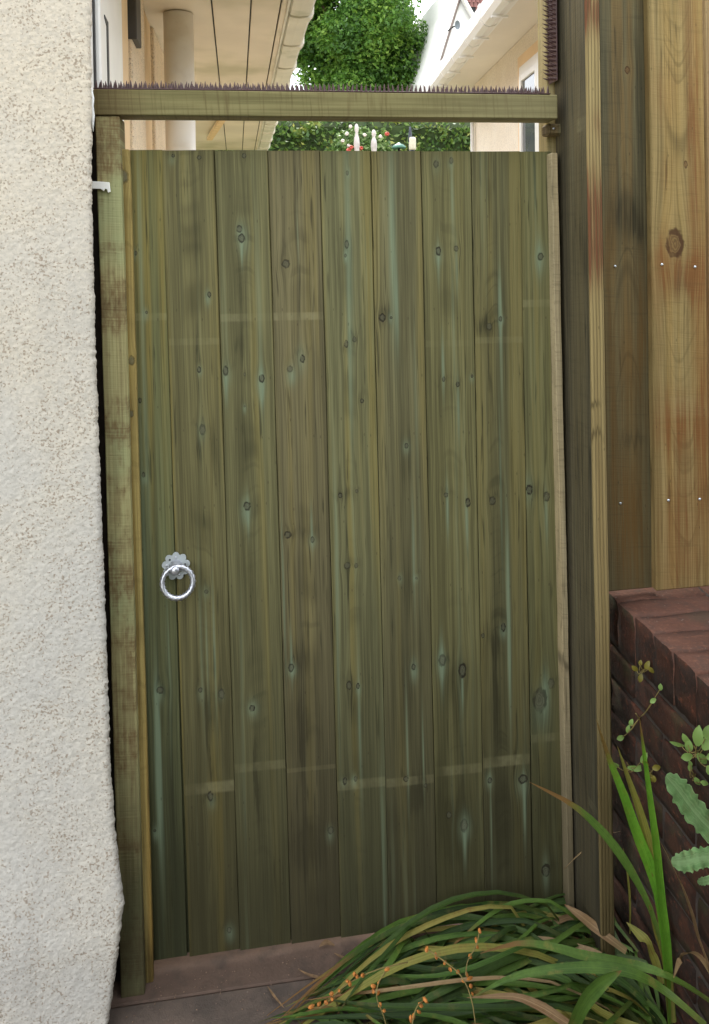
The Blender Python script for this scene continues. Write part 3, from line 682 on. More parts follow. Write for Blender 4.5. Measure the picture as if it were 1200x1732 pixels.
TN = [((.84, .95, .90), .45, .85), ((1.0, .97, .88), .12, .8), ((1.02, 1.02, .96), .25, .6), ((.96, .90, .93), .0, .35), ((1.02, 1.05, 1.03), .45, .6), ((1.0, .98, .98), .2, .45), ((1.10, 1.09, .98), .2, .6), ((.97, .96, .92), .2, .4), ((1.06, 1.08, 1.0), .25, .4)]
gate = thing('garden_gate', 'tall closed green-brown timber garden gate of vertical tongue and groove boards', 'gate', (.25, 0, G))
zt_ = onY(560, 254.5, 0).z
for i in range(9):
    a0, a1 = onY(TOPX[i], 400, 0), onY(TOPX[i+1], 400, 0)
    # px columns above are read at y=254 (top) and y=1400 (foot)
    a0, a1 = onY(TOPX[i], 254, 0), onY(TOPX[i+1], 254, 0); b0, b1 = onY(BOTX[i], 1400, 0), onY(BOTX[i+1], 1400, 0)
    w_ = ((a1.x-a0.x)+(b1.x-b0.x))/2; ct = (a0.x+a1.x)/2; cb = (b0.x+b1.x)/2
    lean = (ct-cb)/(a0.z-b0.z)
    zb_ = -.019-.019*(i/8); xo = cb+(zb_-b0.z)*lean
    H = zt_-zb_; hw = w_/2-.0008; ang = math.atan(lean)
    jt = random.uniform(-.0012, .0012)
    # cross-section with chamfered front edges and a tongue on the right, in 10 lifts
    prof = [(-hw, .018), (-hw, .0012), (-hw+.0011, 0), (hw-.0011, 0), (hw, .0012), (hw, .007), (hw+.006, .007), (hw+.006, .012), (hw, .012), (hw, .018)]
    V = []; Fc = []; nl = 12; np_ = len(prof)
    for k in range(nl+1):
        z = H*k/nl; wv = .0004*math.sin(k*1.7+i*2.1)
        for (x, y) in prof: V.append((x+wv*(1 if x > 0 else -1), y+jt, z))
    for k in range(nl):
        for q in range(np_): Fc.append((k*np_+q, k*np_+(q+1) % np_, (k+1)*np_+(q+1) % np_, (k+1)*np_+q))
    Fc.append(tuple(range(np_-1, -1, -1))); Fc.append(tuple(nl*np_+q for q in range(np_)))
    inv = Matrix.Rotation(-ang, 3, 'Y')
    def loc2(x, y): p = inv @ (onY(x, y, 0)-Vector((xo, 0, zb_))); return p.x, p.z
    kn = [(*loc2(x, y), r_*.00052*random.choice((.75, .9, 1.05, 1.3))) for x, y, r_ in KN[i]]
    gr = [(*loc2(x, y), rx*.00062, rz*.0012, s_*1.05) for x, y, rx, rz, s_ in GR[i]]
    for (x, y, r_) in KN[i]:
        if random.random() < .45: continue
        lx, lz = loc2(x, y); gr.append((lx+random.uniform(-.003, .003), lz-r_*random.uniform(0, .0015), r_*.0010, r_*random.uniform(.0015, .003), random.uniform(.25, .7)))
    shd = [(*loc2(x, y), rx*.001, rz*.0012, s_) for x, y, rx, rz, s_ in SHD[i]]
    for (x, y, r_) in KN[i]:
        lx, lz = loc2(x, y); shd.append((lx+random.uniform(-.004, .004), lz+r_*random.uniform(.0002, .0012), r_*random.uniform(.0012, .0022), r_*random.uniform(.0006, .0012), random.uniform(.1, .45)))
    bd = [(-hw+.001, hw-.001, loc2((TOPX[i]+TOPX[i+1])/2, y)[1], h_*.00125, s_) for y, h_, s_ in BD[i]]
    f, ga, ya_ = TN[i]
    mt = wood('gate_board_wood', i*3.7+1, tuple(v*q_ for v, q_ in zip(L_, f)), tuple(v*q_ for v, q_ in zip(D_, f)), Yl, kn, gr, shd, (), bd, CA[i], ga*1.0, ya_*.9, .25, corecol=sr(98, 97, 78), damp_shade=.85)
    o = obj('plank', mesh('plank', V, Fc), mt, gate, (xo, 0, zb_)); o.rotation_euler = (0, ang, 0)
# ledges and brace on the back
for z in (.25, .95, 1.55): obj('ledge', box_me('ledge', -.2, .7, .0195, .045, z-.05, z+.05, .002), wood('ledge_wood', z, L_, D_, Yl), gate)
# light edge batten on the hinge side
M_bat = wood('batten_wood', 41, sr(170, 156, 124), sr(146, 132, 100), sr(164, 144, 104), damp_shade=.7, green_amt=.1, blotch=.3, saw=.8, shade=[(0, .58, .02, .012, 1.2), (0, -.1, .05, .35, .5)])
bt, bb = onY(938.5, 258, -.028), onY(967, 1500, -.028)
lean = (bt.x-bb.x)/(bt.z-bb.z); xo = bb.x+(-.03-bb.z)*lean
o = obj('edge_batten', box_me('edge_batten', -.0072, .0072, 0, .05, 0, bt.z+.03, .0012, 1, 24, .0007), M_bat, gate, (xo, -.028, -.03)); o.rotation_euler = (0, math.atan(lean), 0)
# ring latch
M_zinc = plain('zinc', sr(206, 208, 216), .36, .08, 60, metal=.85, bump=.0003, bscale=260)
M_zincm = plain('zinc_matt', sr(172, 178, 178), .5, .08, 40, metal=0)
lc = onY(298, 957, -.002)
latch = obj('ring_latch', mesh('ring_latch', *(lambda pr: ([(lc.x+r_*math.cos(a), lc.y-y, lc.z+r_*math.sin(a)) for (r_, y) in pr for a in [2*math.pi*k/20 for k in range(20)]],
        [(i*20+k, i*20+(k+1) % 20, (i+1)*20+(k+1) % 20, (i+1)*20+k) for i in range(len(pr)-1) for k in range(20)]+[tuple((len(pr)-1)*20+k for k in range(20))]))(
        [(.0145, .003), (.0145, .007), (.0125, .010), (.0130, .013), (.0115, .017), (.0095, .019), (.0095, .028), (.006, .031), (.002, .032)])), M_zinc, gate)
latch.data.polygons.foreach_set('use_smooth', [True]*len(latch.data.polygons))
bpv = [(lc.x, lc.y-.003, lc.z)]; nb = 96
for lay, yo in ((0, -.003), (1, 0)):
    for k in range(nb):
        a = 2*math.pi*k/nb; rr_ = .0225+.0072*abs(math.cos(a*4.5))**.7
        bpv.append((lc.x+rr_*math.cos(a+math.pi/2), lc.y+yo, lc.z+rr_*math.sin(a+math.pi/2)))
obj('back_plate', mesh('back_plate', bpv, [(0, 1+k, 1+(k+1) % nb) for k in range(nb)]+[(1+k, 1+nb+k, 1+nb+(k+1) % nb, 1+(k+1) % nb) for k in range(nb)]), M_zincm, latch)
# twisted square bar ring, hanging a little forward
rc = onY(301, 985, -.030); Rr = .0315
V = []; Fc = []; ns = 120; m4 = 8
for k in range(ns):
    a = 2*math.pi*k/ns; cdir = Vector((math.cos(a), 0, math.sin(a))); cdir = Matrix.Rotation(math.radians(-10), 3, 'X') @ cdir
    up = Matrix.Rotation(math.radians(-10), 3, 'X') @ Vector((0, -1, 0)); tw = a*5.5
    for q in range(m4):
        an = tw+2*math.pi*q/m4; r_ = .0063 if q % 2 == 0 else .0047
        V.append(rc+cdir*(Rr+r_*math.cos(an))+up*r_*math.sin(an))
for k in range(ns):
    sft = 0 if k < ns-1 else 4*1
    for q in range(m4): Fc.append((k*m4+q, k*m4+(q+1) % m4, ((k+1) % ns)*m4+(q+1+(sft if k == ns-1 else 0)) % m4, ((k+1) % ns)*m4+(q+(sft if k == ns-1 else 0)) % m4))
obj('ring', mesh('ring', V, Fc, True), M_zinc, latch)
for k in range(8):
    if k == 4: continue
    a = math.pi/2+2*math.pi*(k+.0)/9; p = lc+Vector((.0195*math.cos(a), -.0032, .0195*math.sin(a)))
    obj('screw', tube_me('screw', [p, p+Vector((0, -.0013, 0))], .0022, 8), M_dark if k in (1, 7) else M_zinc, latch)

# ------------------------------------------------------------------ gate frame: left post, top rail, stop, jamb
frame = thing('gate_frame', 'green-brown sawn timber gate frame with left post and top rail', 'gate frame', (.2, 0, G))
PL = sr(138, 132, 94); PD = sr(108, 100, 68); BR = sr(84, 62, 42)
YP = -.05
def slab(name, l_top, l_bot, r_top, r_bot, Y, depth, z0, z1, mt, par, cuts=18, jit=.0006, label=None):
    """upright whose front face runs between two sight-line pairs on plane Y"""
    a, b, c_, d_ = onY(*l_top, Y), onY(*l_bot, Y), onY(*r_top, Y), onY(*r_bot, Y)
    ln = ((a.x-b.x)/(a.z-b.z)+(c_.x-d_.x)/(c_.z-d_.z))/2
    xl = b.x+(z0-b.z)*(a.x-b.x)/(a.z-b.z); xr = d_.x+(z0-d_.z)*(c_.x-d_.x)/(c_.z-d_.z)
    xl1 = b.x+(z1-b.z)*(a.x-b.x)/(a.z-b.z); xr1 = d_.x+(z1-d_.z)*(c_.x-d_.x)/(c_.z-d_.z)
    w_ = ((xr-xl)+(xr1-xl1))/2; xo = (xl+xr)/2; ang = math.atan(((xl1+xr1)/2-xo)/(z1-z0))
    o = obj(name, box_me(name, -w_/2, w_/2, 0, depth, 0, z1-z0, .002, 1, cuts, jit), mt, par, (xo, Y, z0)); o.rotation_euler = (0, ang, 0)
    if label: o['label'] = label
    return o
bz0, bz1 = onY(160, 194, YP-.004).z, onY(160, 150, YP-.004).z
t = NT('post_sawn'); P = t.sep(t.obj()); Xr, Yr, Zr = P[0], P[1], P[2]
lg = t.noise(t.vec(t.mul(Xr, 150.0), t.mul(Yr, 40.0), t.mul(Zr, 2.5)), 1, 3, .6)
bn = t.add(t.mul(t.noise(t.vec(t.mul(Xr, 5.0), 1.0, t.mul(Zr, 6.5)), 1, 4, .6), .8), t.mul(t.noise(t.vec(t.mul(Xr, 90.0), 4.0, t.mul(Zr, 14.0)), 1, 2), .2))
swr = t.noise(t.vec(t.mul(Xr, 10.0), 3.0, t.add(t.mul(Zr, 260.0), t.mul(Xr, 20.0))), 1, 2)
brk = t.noise(t.vec(t.mul(Xr, 130.0), 7.0, t.mul(Zr, 40.0)), 1, 3, .6)
c = t.mix(t.ramp(lg, .35, .65), sr(140, 130, 90), sr(170, 164, 116))
c = t.mix(t.mul(t.ramp(t.noise(t.vec(t.mul(Xr, 8.0), 5.0, t.mul(Zr, 4.0)), 1, 2), .48, .62), .5), c, sr(150, 160, 116))
c = t.mix(t.mul(t.mul(t.ramp(bn, .45, .56), t.ramp(t.add(t.mul(brk, .6), t.mul(swr, .4)), .36, .62, .25, 1.0)), .85), c, sr(110, 86, 56))
c = t.mix(t.mul(t.ramp(bn, .56, .68), .4), c, sr(66, 50, 34))
c = t.mix(t.mul(t.ramp(swr, .56, .74), .12), c, sr(92, 78, 48)); c = t.mix(t.mul(t.ramp(brk, .62, .72), .35), c, sr(78, 64, 42))
ed_ = t.add(Zr, t.mul(t.add(bn, -.5), .6)); c = t.mix(t.mul(t.ramp(ed_, .6, .1), .8), c, sr(66, 62, 42))  # foot of the post darkened in the colour: painted shade with damp staining
M_postm = t.out(c, .8, t.bump(t.add(t.mul(swr, .7), t.mul(lg, .5)), .0014, .8), spec=.2)
slab('post', (160, 194), (206, 1690), (204, 200), (243.5, 1683), YP, .075, G-.002, bz0-.0008, M_postm, frame)
M_stop = wood('stop_wood', 57, sr(172, 154, 96), sr(144, 122, 70), sr(170, 136, 68), green_amt=.15, blotch=.25, saw=.3, yellow_amt=.7, cath=(0, 60, 8, .02, .4),
              knots=[(.001, 1.32, .006), (-.002, 1.21, .004), (-.003, 1.70, .007)], shade=[(0, .03, .05, .08, .9)], ringcol=sr(56, 44, 26))
slab('gate_stop', (203.5, 252), (244, 1683), (218.5, 252), (260.5, 1680), YP+.026, .022, G-.002, onY(210, 252, YP+.026).z, M_stop, frame)
M_rail = wood('rail_wood', 61, sr(138, 132, 84), sr(112, 104, 64), sr(140, 130, 78), green_amt=.1, blotch=.4, saw=.0, yellow_amt=.3, xcol='x')
# the rail runs along x: build it upright and lay it down so that its grain runs along it
bl, br_ = onY(157.5, 150, YP-.004), onY(944, 160, YP-.004); Lr = br_.x-bl.x; th = bz1-bz0
t = NT('rail_sawn'); P = t.sep(t.obj()); Xr, Yr, Zr = P[0], P[1], P[2]
lg = t.noise(t.vec(t.mul(Xr, 2.2), t.mul(Yr, 40.0), t.mul(Zr, 120.0)), 1, 3, .6)
swr = t.noise(t.vec(t.add(t.mul(Xr, 190.0), t.mul(Zr, 12.0)), 3.0, t.mul(Zr, 9.0)), 1, 2)
sw3 = t.noise(t.vec(t.mul(Xr, 55.0), 9.0, t.mul(Zr, 6.0)), 1, 2)
bl4 = t.noise(t.vec(t.mul(Xr, 5.0), 2.0, t.mul(Zr, 14.0)), 1, 3)
c = t.mix(t.ramp(lg, .35, .65), sr(100, 94, 60), sr(126, 119, 80))
c = t.mix(t.mul(t.ramp(swr, .5, .72), .5), c, sr(84, 72, 42)); c = t.mix(t.mul(t.ramp(sw3, .55, .7), .4), c, sr(88, 74, 46))
c = t.mix(t.mul(t.ramp(bl4, .5, .7), .4), c, sr(96, 92, 56)); c = t.mix(t.mul(t.ramp(Xr, .14, .02), .45), c, sr(84, 62, 38))
c = t.mix(t.mul(t.ramp(Xr, Lr*.6, Lr), .3), c, sr(150, 142, 108))
M_railm = t.out(c, .8, t.bump(t.add(t.mul(swr, .6), t.mul(lg, .6)), .0012, .8), spec=.2)
me = box_me('top_rail', 0, Lr, 0, .062, 0, th, .0018); rail_o = obj('top_rail', me, M_railm, frame, (bl.x, YP-.004, bz0))
rail_o.rotation_euler = (0, -math.atan((br_.z-bl.z)/Lr), 0)
# jamb behind the right end, block under the rail
M_jamb = wood('jamb_wood', 71, sr(178, 164, 118), sr(150, 134, 92), sr(176, 160, 112), green_amt=.1, saw=.6, shade=[(0, 1.66, .06, .06, .9)])
jx0, jx1 = .7045, .7235
obj('jamb', box_me('jamb', -.010, .0155, 0, .05, 0, 2.34, .002, 1, 10, .0004), M_jamb, frame, ((jx0+jx1)/2+.0005, .022, G-.002))
p = onY(918, 206, .012); q = onY(946, 231, .012)
obj('block', box_me('block', p.x, q.x-.004, -.02, .0205, q.z, onY(930, 206, -.02).z-.003, .004), wood('block_wood', 77, sr(120, 104, 72), sr(84, 70, 46), sr(120, 100, 60), saw=.5), frame)
kp = onY(937, 217, -.02); obj('screw', tube_me('screw', [kp, kp+Vector((0, -.002, 0))], .003, 8), M_zinc, frame)
# little knot hole in the stop is a dark resin pocket
kh = onY(205, 304, YP-.0005)
obj('gap_shade', box_me('gap_shade', -.40, -.262, -.012, .02, G, 1.80, .002), plain('gap_shade_dark', sr(40, 32, 26), .9, .3, 40), frame)  # added dark strip standing for the shade in the gap beside the post
# white tab standing in for a notch where pale background shows through
cp_ = [onY(x, y, YP-.006) for x, y in ((154, 306), (185, 308), (187, 324), (183, 326), (181, 320), (178, 319), (176, 323), (170, 319), (155, 319))]
clip = thing('notch_tab', 'small white tab standing in for a notch in the left post beside the wall', 'clip', cp_[0])
obj('tab', prism_me('tab', [(p.x, p.z) for p in cp_], YP-.008, YP-.0015, .0006), plain('notch_white', sr(238, 236, 228), .5, .04), clip)
# white filler bead at the wall edge by the rail end
bead = [onY(x, y, WY+.03) for x, y in ((154.5, 148), (156, 165), (155.5, 180), (157, 195), (156.5, 208), (157.5, 222))]
fb = thing('filler_bead', 'ragged bead of white filler between the wall corner and the rail end', 'filler', bead[2])
obj('bead', tube_me('bead', bead, [.001, .004, .0035, .004, .003, .0012], 8), plain('filler_white', sr(236, 236, 232), .7, .05), fb)

# ------------------------------------------------------------------ anti-climb spike strips
M_spike = plain('brown_plastic', sr(70, 48, 46), .45, .15, 60, spec=.4)
def spike_mesh(hh, rr_=.0026, bend=0):
    V = []; Fc = []
    for k, (zz_, q) in enumerate(((0, 1), (.35, .8), (.7, .5), (1, .12))):
        for j in range(6): V.append((q*rr_*math.cos(j*math.pi/3)+bend*zz_*zz_, q*rr_*math.sin(j*math.pi/3), zz_*hh))
    for k in range(3):
        for j in range(6): Fc.append((k*6+j, k*6+(j+1) % 6, k*6+6+(j+1) % 6, k*6+6+j))
    Fc.append(tuple(18+j for j in range(6)))
    me = mesh('spike', V, Fc, True); me.materials.append(M_spike); return me
sl, sr_ = onY(158, 149.6, YP), onY(932, 158.8, YP)
sp1 = thing('spike_strip', 'long brown plastic spike strip lying along the top of the gate rail', 'spike strip', sl)
sb_ = obj('base', box_me('base', 0, (sr_-sl).length, 0, .046, .0006, .0036, .0008), M_spike, sp1, (sl.x, YP-.001, bz1))
sb_.rotation_euler = (0, -math.atan((sr_.z-sl.z)/(sr_.x-sl.x)), 0)
smes = [spike_mesh(.0155, .0029, .0008), spike_mesh(.0165, .0029, -.0006), spike_mesh(.0145, .0031, .0014)]
nsp = 98
for row in range(3):
    for k in range(nsp if row < 2 else nsp):
        u = (k+.5+row*.33)/nsp
        if u > .995: continue
        o = obj('spike', smes[(k*7+row) % 3], None, sp1, (sl.x+(sr_.x-sl.x)*u, YP+.004+row*.018, bz1+(sr_.z-sl.z)*u+.0036))
        o.rotation_euler = (random.uniform(-.12, .12), random.uniform(-.15, .15), random.uniform(0, 6))
va, vb = onY(942.5, 137, -.02), onY(935, -90, -.02)
sp2 = thing('spike_strip', 'upright brown plastic spike strip fixed to the side of the tall right post', 'spike strip', va)
obj('base', box_me('base', va.x-.0045, va.x-.0015, -.03, .018, va.z, va.z+.32, .0008), M_spike, sp2)
sm2 = [spike_mesh(.016, .0026, .004), spike_mesh(.0155, .0026, .0065)]
for row in range(3):
    for k in range(31):
        o = obj('spike', sm2[(k+row) % 2], None, sp2, (va.x-.0045, -.026+row*.019, va.z+.004+k*.0102+row*.003))
        o.rotation_euler = (random.uniform(-.1, .1), -math.pi/2+random.uniform(-.1, .1), 0)

# ------------------------------------------------------------------ right timber post and close-board fence
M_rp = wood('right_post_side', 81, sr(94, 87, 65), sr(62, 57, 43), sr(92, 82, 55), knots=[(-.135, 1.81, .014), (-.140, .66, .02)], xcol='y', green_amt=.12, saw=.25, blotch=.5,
            shade=[(-.08, 1.94, .1, .07, .6), (-.08, 1.55, .1, .05, .7), (-.08, 1.5, .1, .03, .5), (-.06, .6, .1, .5, .35)], bands=[(-.2, .05, 1.80, .03, .35), (-.2, .05, .34, .02, .18)], corecol=sr(128, 112, 80), damp_shade=.6, contrast=1.3)  # side face darker than the front: its shade is put into the colour
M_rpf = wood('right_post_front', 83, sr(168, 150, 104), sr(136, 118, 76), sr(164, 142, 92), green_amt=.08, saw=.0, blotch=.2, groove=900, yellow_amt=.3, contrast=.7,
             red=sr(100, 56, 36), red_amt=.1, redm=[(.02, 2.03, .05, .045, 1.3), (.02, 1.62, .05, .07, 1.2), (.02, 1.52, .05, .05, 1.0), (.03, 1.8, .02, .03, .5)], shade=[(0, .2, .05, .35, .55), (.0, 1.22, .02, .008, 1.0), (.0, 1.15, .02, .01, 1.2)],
             damp_shade=.75)
post = thing('timber_post', 'tall stout timber post standing right of the gate, dark side and pale grooved edge', 'post', (.74, -.08, G))
pxl = .726; yf = onX(1000, 600, pxl).y
pw = onY(1025, 600, yf).x-pxl
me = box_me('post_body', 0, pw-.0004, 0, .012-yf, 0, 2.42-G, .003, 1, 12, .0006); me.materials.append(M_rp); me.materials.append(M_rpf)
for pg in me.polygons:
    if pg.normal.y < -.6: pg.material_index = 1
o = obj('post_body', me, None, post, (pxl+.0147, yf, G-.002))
o.rotation_euler = (0, -.0113, 0)
fence = thing('board_fence', 'tall fence of wide upright sawn boards, red-stained, standing on the brick wall', 'fence', (1.0, -.06, .68))
FB = [  # left px, right px at y=600, front Y, colours
    (1022, 1103, -.062, sr(116, 108, 78), sr(84, 79, 58), sr(120, 96, 56), .3),
    (1105, 1197, -.088, sr(158, 138, 92), sr(122, 104, 64), sr(152, 124, 70), .3),
    (1199, 1290, -.066, sr(176, 150, 108), sr(140, 116, 78), sr(170, 130, 76), .4),
    (1291, 1380, -.088, sr(180, 146, 96), sr(140, 108, 66), sr(170, 130, 76), .5)]
M_nail = plain('nail_head', sr(214, 220, 224), .3, .05, metal=.6)
for i, (p0, p1, Y, li, da, ye, ra) in enumerate(FB):
    x0, x1 = onY(p0, 600, Y).x, onY(p1, 600, Y).x; xc = (x0+x1)/2; z0 = (onY(1040, 1006, -.075).z if i == 0 else onY(1150, 998, -.088).z)+.002
    kn = []; shd = []; rdm = []; red = sr(112, 84, 44) if i == 0 else sr(122, 80, 42); ca = (.0, 70, 7, .07, .55)
    def L2(x, y): p = onY(x, y, Y); return p.x-xc, p.z-z0
    if i == 0:
        kn = [(*L2(1066, 118), .005)]; shd = [(*L2(1065, 360), .035, .05, .8), (*L2(1080, 395), .03, .03, .5), (*L2(1045, 300), .012, .2, .4), (*L2(1090, 200), .01, .2, .5), (*L2(1070, 745), .03, .015, .5)]; rdm = [(*L2(1035, 430), .014, .12, .8), (*L2(1085, 520), .02, .2, .6), (*L2(1040, 650), .02, .25, .7), (*L2(1060, 880), .05, .18, 1.2), (*L2(1070, 620), .03, .1, .6)]
        ca = (.004, 95, 6, .05, .7)
    if i == 1:
        kn = [(*L2(1143, 412), .017), (*L2(1163, 278), .004)]; shd = [(*L2(1150, 480), .03, .03, .4)]; rdm = [(*L2(1178, 200), .015, .28, 1.1), (*L2(1185, 470), .018, .07, 1.3), (*L2(1150, 465), .05, .04, 1.6), (*L2(1120, 430), .02, .03, .9), (*L2(1128, 160), .03, .06, .4), (*L2(1188, 720), .016, .22, 1.1), (*L2(1145, 720), .05, .06, 1.3), (*L2(1150, 870), .05, .12, .9), (*L2(1150, 960), .05, .05, .6), (*L2(1130, 290), .012, .03, .4)]; ca = (.004, -60, 8, .05, .6)
    mt = wood('fence_board_wood', 90+i*5.3, li, da, ye, kn, (), shd, (), [(-.06, .06, L2(1100, 690)[1], .05, .18)] if i == 1 else (), ca, .12 if i else .3, .7, .3, .35, red, ra*.9, redm=[(a, b, c_, d_, e*.75) for a, b, c_, d_, e in rdm],
              corecol=sr(120, 92, 56), ringcol=sr(70, 44, 26))
    me = box_me('board', -(x1-x0)/2, (x1-x0)/2, 0, .022, 0, 2.42-z0, .0025, 1, 14, .0007)
    o = obj('board', me, mt, fence, (xc+.0055, Y, z0)); o.rotation_euler = (0, -.0098, 0)
    nl = {0: [(1041, 450), (1050, 851)], 1: [(1120, 447), (1176, 451), (1131, 846), (1184, 844)]}.get(i, [])
    for x, y in nl:
        p = onY(x, y, Y-.0005); ob = obj('nail', tube_me('nail', [p, p+Vector((0, -.0015, 0))], .0028, 8), M_nail, fence)
for z in (.95, 1.75): obj('back_rail', box_me('back_rail', .80, 1.5, -.038, .0, z-.04, z+.04, .003), wood('rail_back', z+9, L_, D_, Yl), fence)
# dark staple at the right edge
sp_ = [onY(x, y, -.069) for x, y in ((1199, 88), (1203, 94), (1203, 101), (1199, 104))]

# ------------------------------------------------------------------ brick wall on the right
t = NT('old_brick'); P = t.obj(); r = t.rnd()
va_ = t.n.new('ShaderNodeVectorMath'); va_.operation = 'ADD'; t.link(P, va_.inputs[0]); t.link(t.vec(t.mul(r, 17.0), t.mul(r, 31.0), 0.0), va_.inputs[1]); Q_ = va_.outputs[0]
n1 = t.noise(Q_, 22, 5, .65); n2 = t.noise(Q_, 120, 4, .6)
c = t.mix(r, sr(88, 60, 48), sr(93, 63, 51))
c = t.mix(t.mul(t.ramp(n1, .45, .65), .7), c, sr(74, 56, 48)); c = t.mix(t.mul(t.ramp(n2, .52, .7), .4), c, sr(126, 86, 66))
c = t.mix(t.mul(t.ramp(t.noise(Q_, 8, 4), .55, .7), .5), c, sr(66, 62, 50))
c = t.mix(t.mul(t.mul(t.ramp(t.vor(Q_, 80), .2, .07), t.ramp(n1, .48, .6)), .4), c, sr(170, 160, 150))
M_brick = t.out(c, .85, t.bump(t.add(n1, t.mul(n2, .6)), .004), spec=.25)
t = NT('shaded_algae_brick'); P = t.obj(); r = t.rnd()  # wall-face brick: shade on the left face painted in, with algae patches
va_ = t.n.new('ShaderNodeVectorMath'); va_.operation = 'ADD'; t.link(P, va_.inputs[0]); t.link(t.vec(t.mul(r, 17.0), t.mul(r, 31.0), 0.0), va_.inputs[1]); Q_ = va_.outputs[0]
n1 = t.noise(Q_, 18, 5, .65); n2 = t.noise(Q_, 90, 4, .6)
c = t.mix(r, sr(50, 31, 22), sr(61, 37, 26)); c = t.mix(t.mul(t.ramp(n1, .38, .6), .85), c, sr(36, 28, 23)); c = t.mix(t.mul(t.ramp(n2, .55, .7), .35), c, sr(116, 66, 46))
c = t.mix(t.mul(t.ramp(t.noise(Q_, 11, 4), .55, .68), .6), c, sr(52, 54, 34))
M_brickd = t.out(c, .9, t.bump(t.add(n1, t.mul(n2, .6)), .004), spec=.2)
M_mortar = plain('mortar', sr(58, 50, 44), .95, .2, 40, .002, 150)
bw = thing('brick_wall', 'low dark red brick wall with brick-on-edge coping below the board fence', 'wall', (.95, -.6, G))
bxL = onY(1040, 1008, -.055).x-.008; bzT = onY(1040, 1008, -.055).z
obj('mortar_core', box_me('mortar_core', bxL+.007, bxL+.43, -1.75, .30, G-.06, bzT-.004, .002), M_mortar, bw)
def brick_me(w, d_, h_, s, mt=None):
    random.seed(s); bm = bmesh.new(); bmesh.ops.create_cube(bm, size=1)
    bmesh.ops.subdivide_edges(bm, edges=bm.edges, cuts=3, use_grid_fill=True)
    for v in bm.verts:
        edge = sum(abs(abs(c_)-.5) < 1e-4 for c_ in v.co)
        k = .0009 if edge < 2 else .0024
        v.co = Vector((v.co.x*w, v.co.y*d_, v.co.z*h_))*(1 if edge < 2 else .985)+Vector((random.uniform(-k, k), random.uniform(-k, k), random.uniform(-k, k)))
    me = bpy.data.meshes.new('brick'); bm.to_mesh(me); bm.free(); me.materials.append(mt or M_brick)
    me.polygons.foreach_set('use_smooth', [True]*len(me.polygons)); return me
cop = [brick_me(.215, .0735, .104, s) for s in range(4)]; 
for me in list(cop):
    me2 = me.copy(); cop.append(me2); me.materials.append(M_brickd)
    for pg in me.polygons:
        if pg.normal.x < -.6: pg.material_index = 1  # left ends of the coping take the brick colour with shade painted in
stc = [brick_me(.1, .215, .065, s, M_brickd) for s in range(4, 8)]; hdr = [brick_me(.1, .1035, .065, s, M_brickd) for s in range(8, 11)]
random.seed(5)
y = .29-.034; k = 0
while y > -1.72:
    for xx in (bxL+.1075, bxL+.1075+.223):
        o = obj('brick', cop[k % 4] if xx < bxL+.2 else cop[4+k % 4], None, bw, (xx+random.uniform(-.0015, .0015), y, bzT-.052+random.uniform(-.001, .001))); k += 1
        o.rotation_euler = (random.uniform(-.008, .008), random.uniform(-.004, .004), random.uniform(-.008, .008))
    y -= .0755
z = bzT-.104-.010-.0325; row = 0
while z > G-.05:
    y = .29-.1075-(.11 if row % 2 else 0)
    if row % 2: obj('brick', hdr[row % 3], None, bw, (bxL+.052, .29-.0518, z))
    while y > -1.65:
        o = obj('brick', stc[k % 4], None, bw, (bxL+.052+random.uniform(-.002, .002), y-(.0 if row % 2 == 0 else .0005), z)); k += 1
        o.rotation_euler = (random.uniform(-.01, .01), 0, random.uniform(-.008, .008)); y -= .225
    z -= .075; row += 1

# ------------------------------------------------------------------ plants at bottom right
def blade_mat(name, base, tipc, spot=None, spot_amt=.5):
    t = NT(name); P = t.obj(); r = t.rnd()
    n = t.noise(P, 16, 4, .6); fine = t.noise(P, 140, 2)
    c = t.mix(t.ramp(t.add(n, t.mul(t.add(r, -.5), .5)), .3, .7), base, tipc)
    c = t.mix(t.mul(t.ramp(fine, .4, .7), .25), c, tuple(v*.6 for v in base))
    if spot is not None: c = t.mix(t.mul(t.ramp(t.noise(P, 26, 4, .65), .54, .70), spot_amt), c, spot)
    at = t.n.new('ShaderNodeAttribute'); at.attribute_name = 'along'; al = at.outputs['Fac']
    at2 = t.n.new('ShaderNodeAttribute'); at2.attribute_name = 'across'; ac = at2.outputs['Fac']
    vn = t.noise(t.vec(t.mul(ac, 9.0), t.mul(r, 40.0), t.mul(al, 1.5)), 1, 2)
    c = t.mix(t.mul(t.ramp(vn, .40, .62), .35), c, tuple(v*1.35 for v in tipc))
    c = t.mix(t.mul(t.ramp(t.m('ABSOLUTE', ac), .16, .04), .3), c, tuple(v*1.4 for v in tipc))
    tp = t.m('SUBTRACT', al, t.mul(t.m('POWER', r, 3.0), .22))
    c = t.mix(t.mul(t.ramp(t.add(tp, t.mul(t.add(n, -.5), .25)), .06, -.06), .9), c, sr(128, 92, 54))
    c = t.mix(t.mul(t.ramp(al, .75, 1.0), .3), c, sr(128, 124, 70))
    return t.out(c, .52, t.bump(vn, .0008), spec=.3, trans=.28, transcol=c)
def blade_mesh(name, V, Fc):
    me = mesh(name, V, Fc, True); n_ = len(V)//3
    a = me.attributes.new('along', 'FLOAT', 'POINT'); a.data.foreach_set('value', np.repeat(np.arange(n_)/(n_-1), 3).astype(np.float32))
    a = me.attributes.new('across', 'FLOAT', 'POINT'); a.data.foreach_set('value', np.tile(np.array([-1, 0, 1], dtype=np.float32), n_))
    return me
M_b1 = blade_mat('blade_green', sr(56, 84, 30), sr(84, 112, 44), sr(150, 130, 70), .45)
M_b2 = blade_mat('blade_deep', sr(36, 56, 22), sr(60, 82, 32), sr(120, 104, 60), .4)
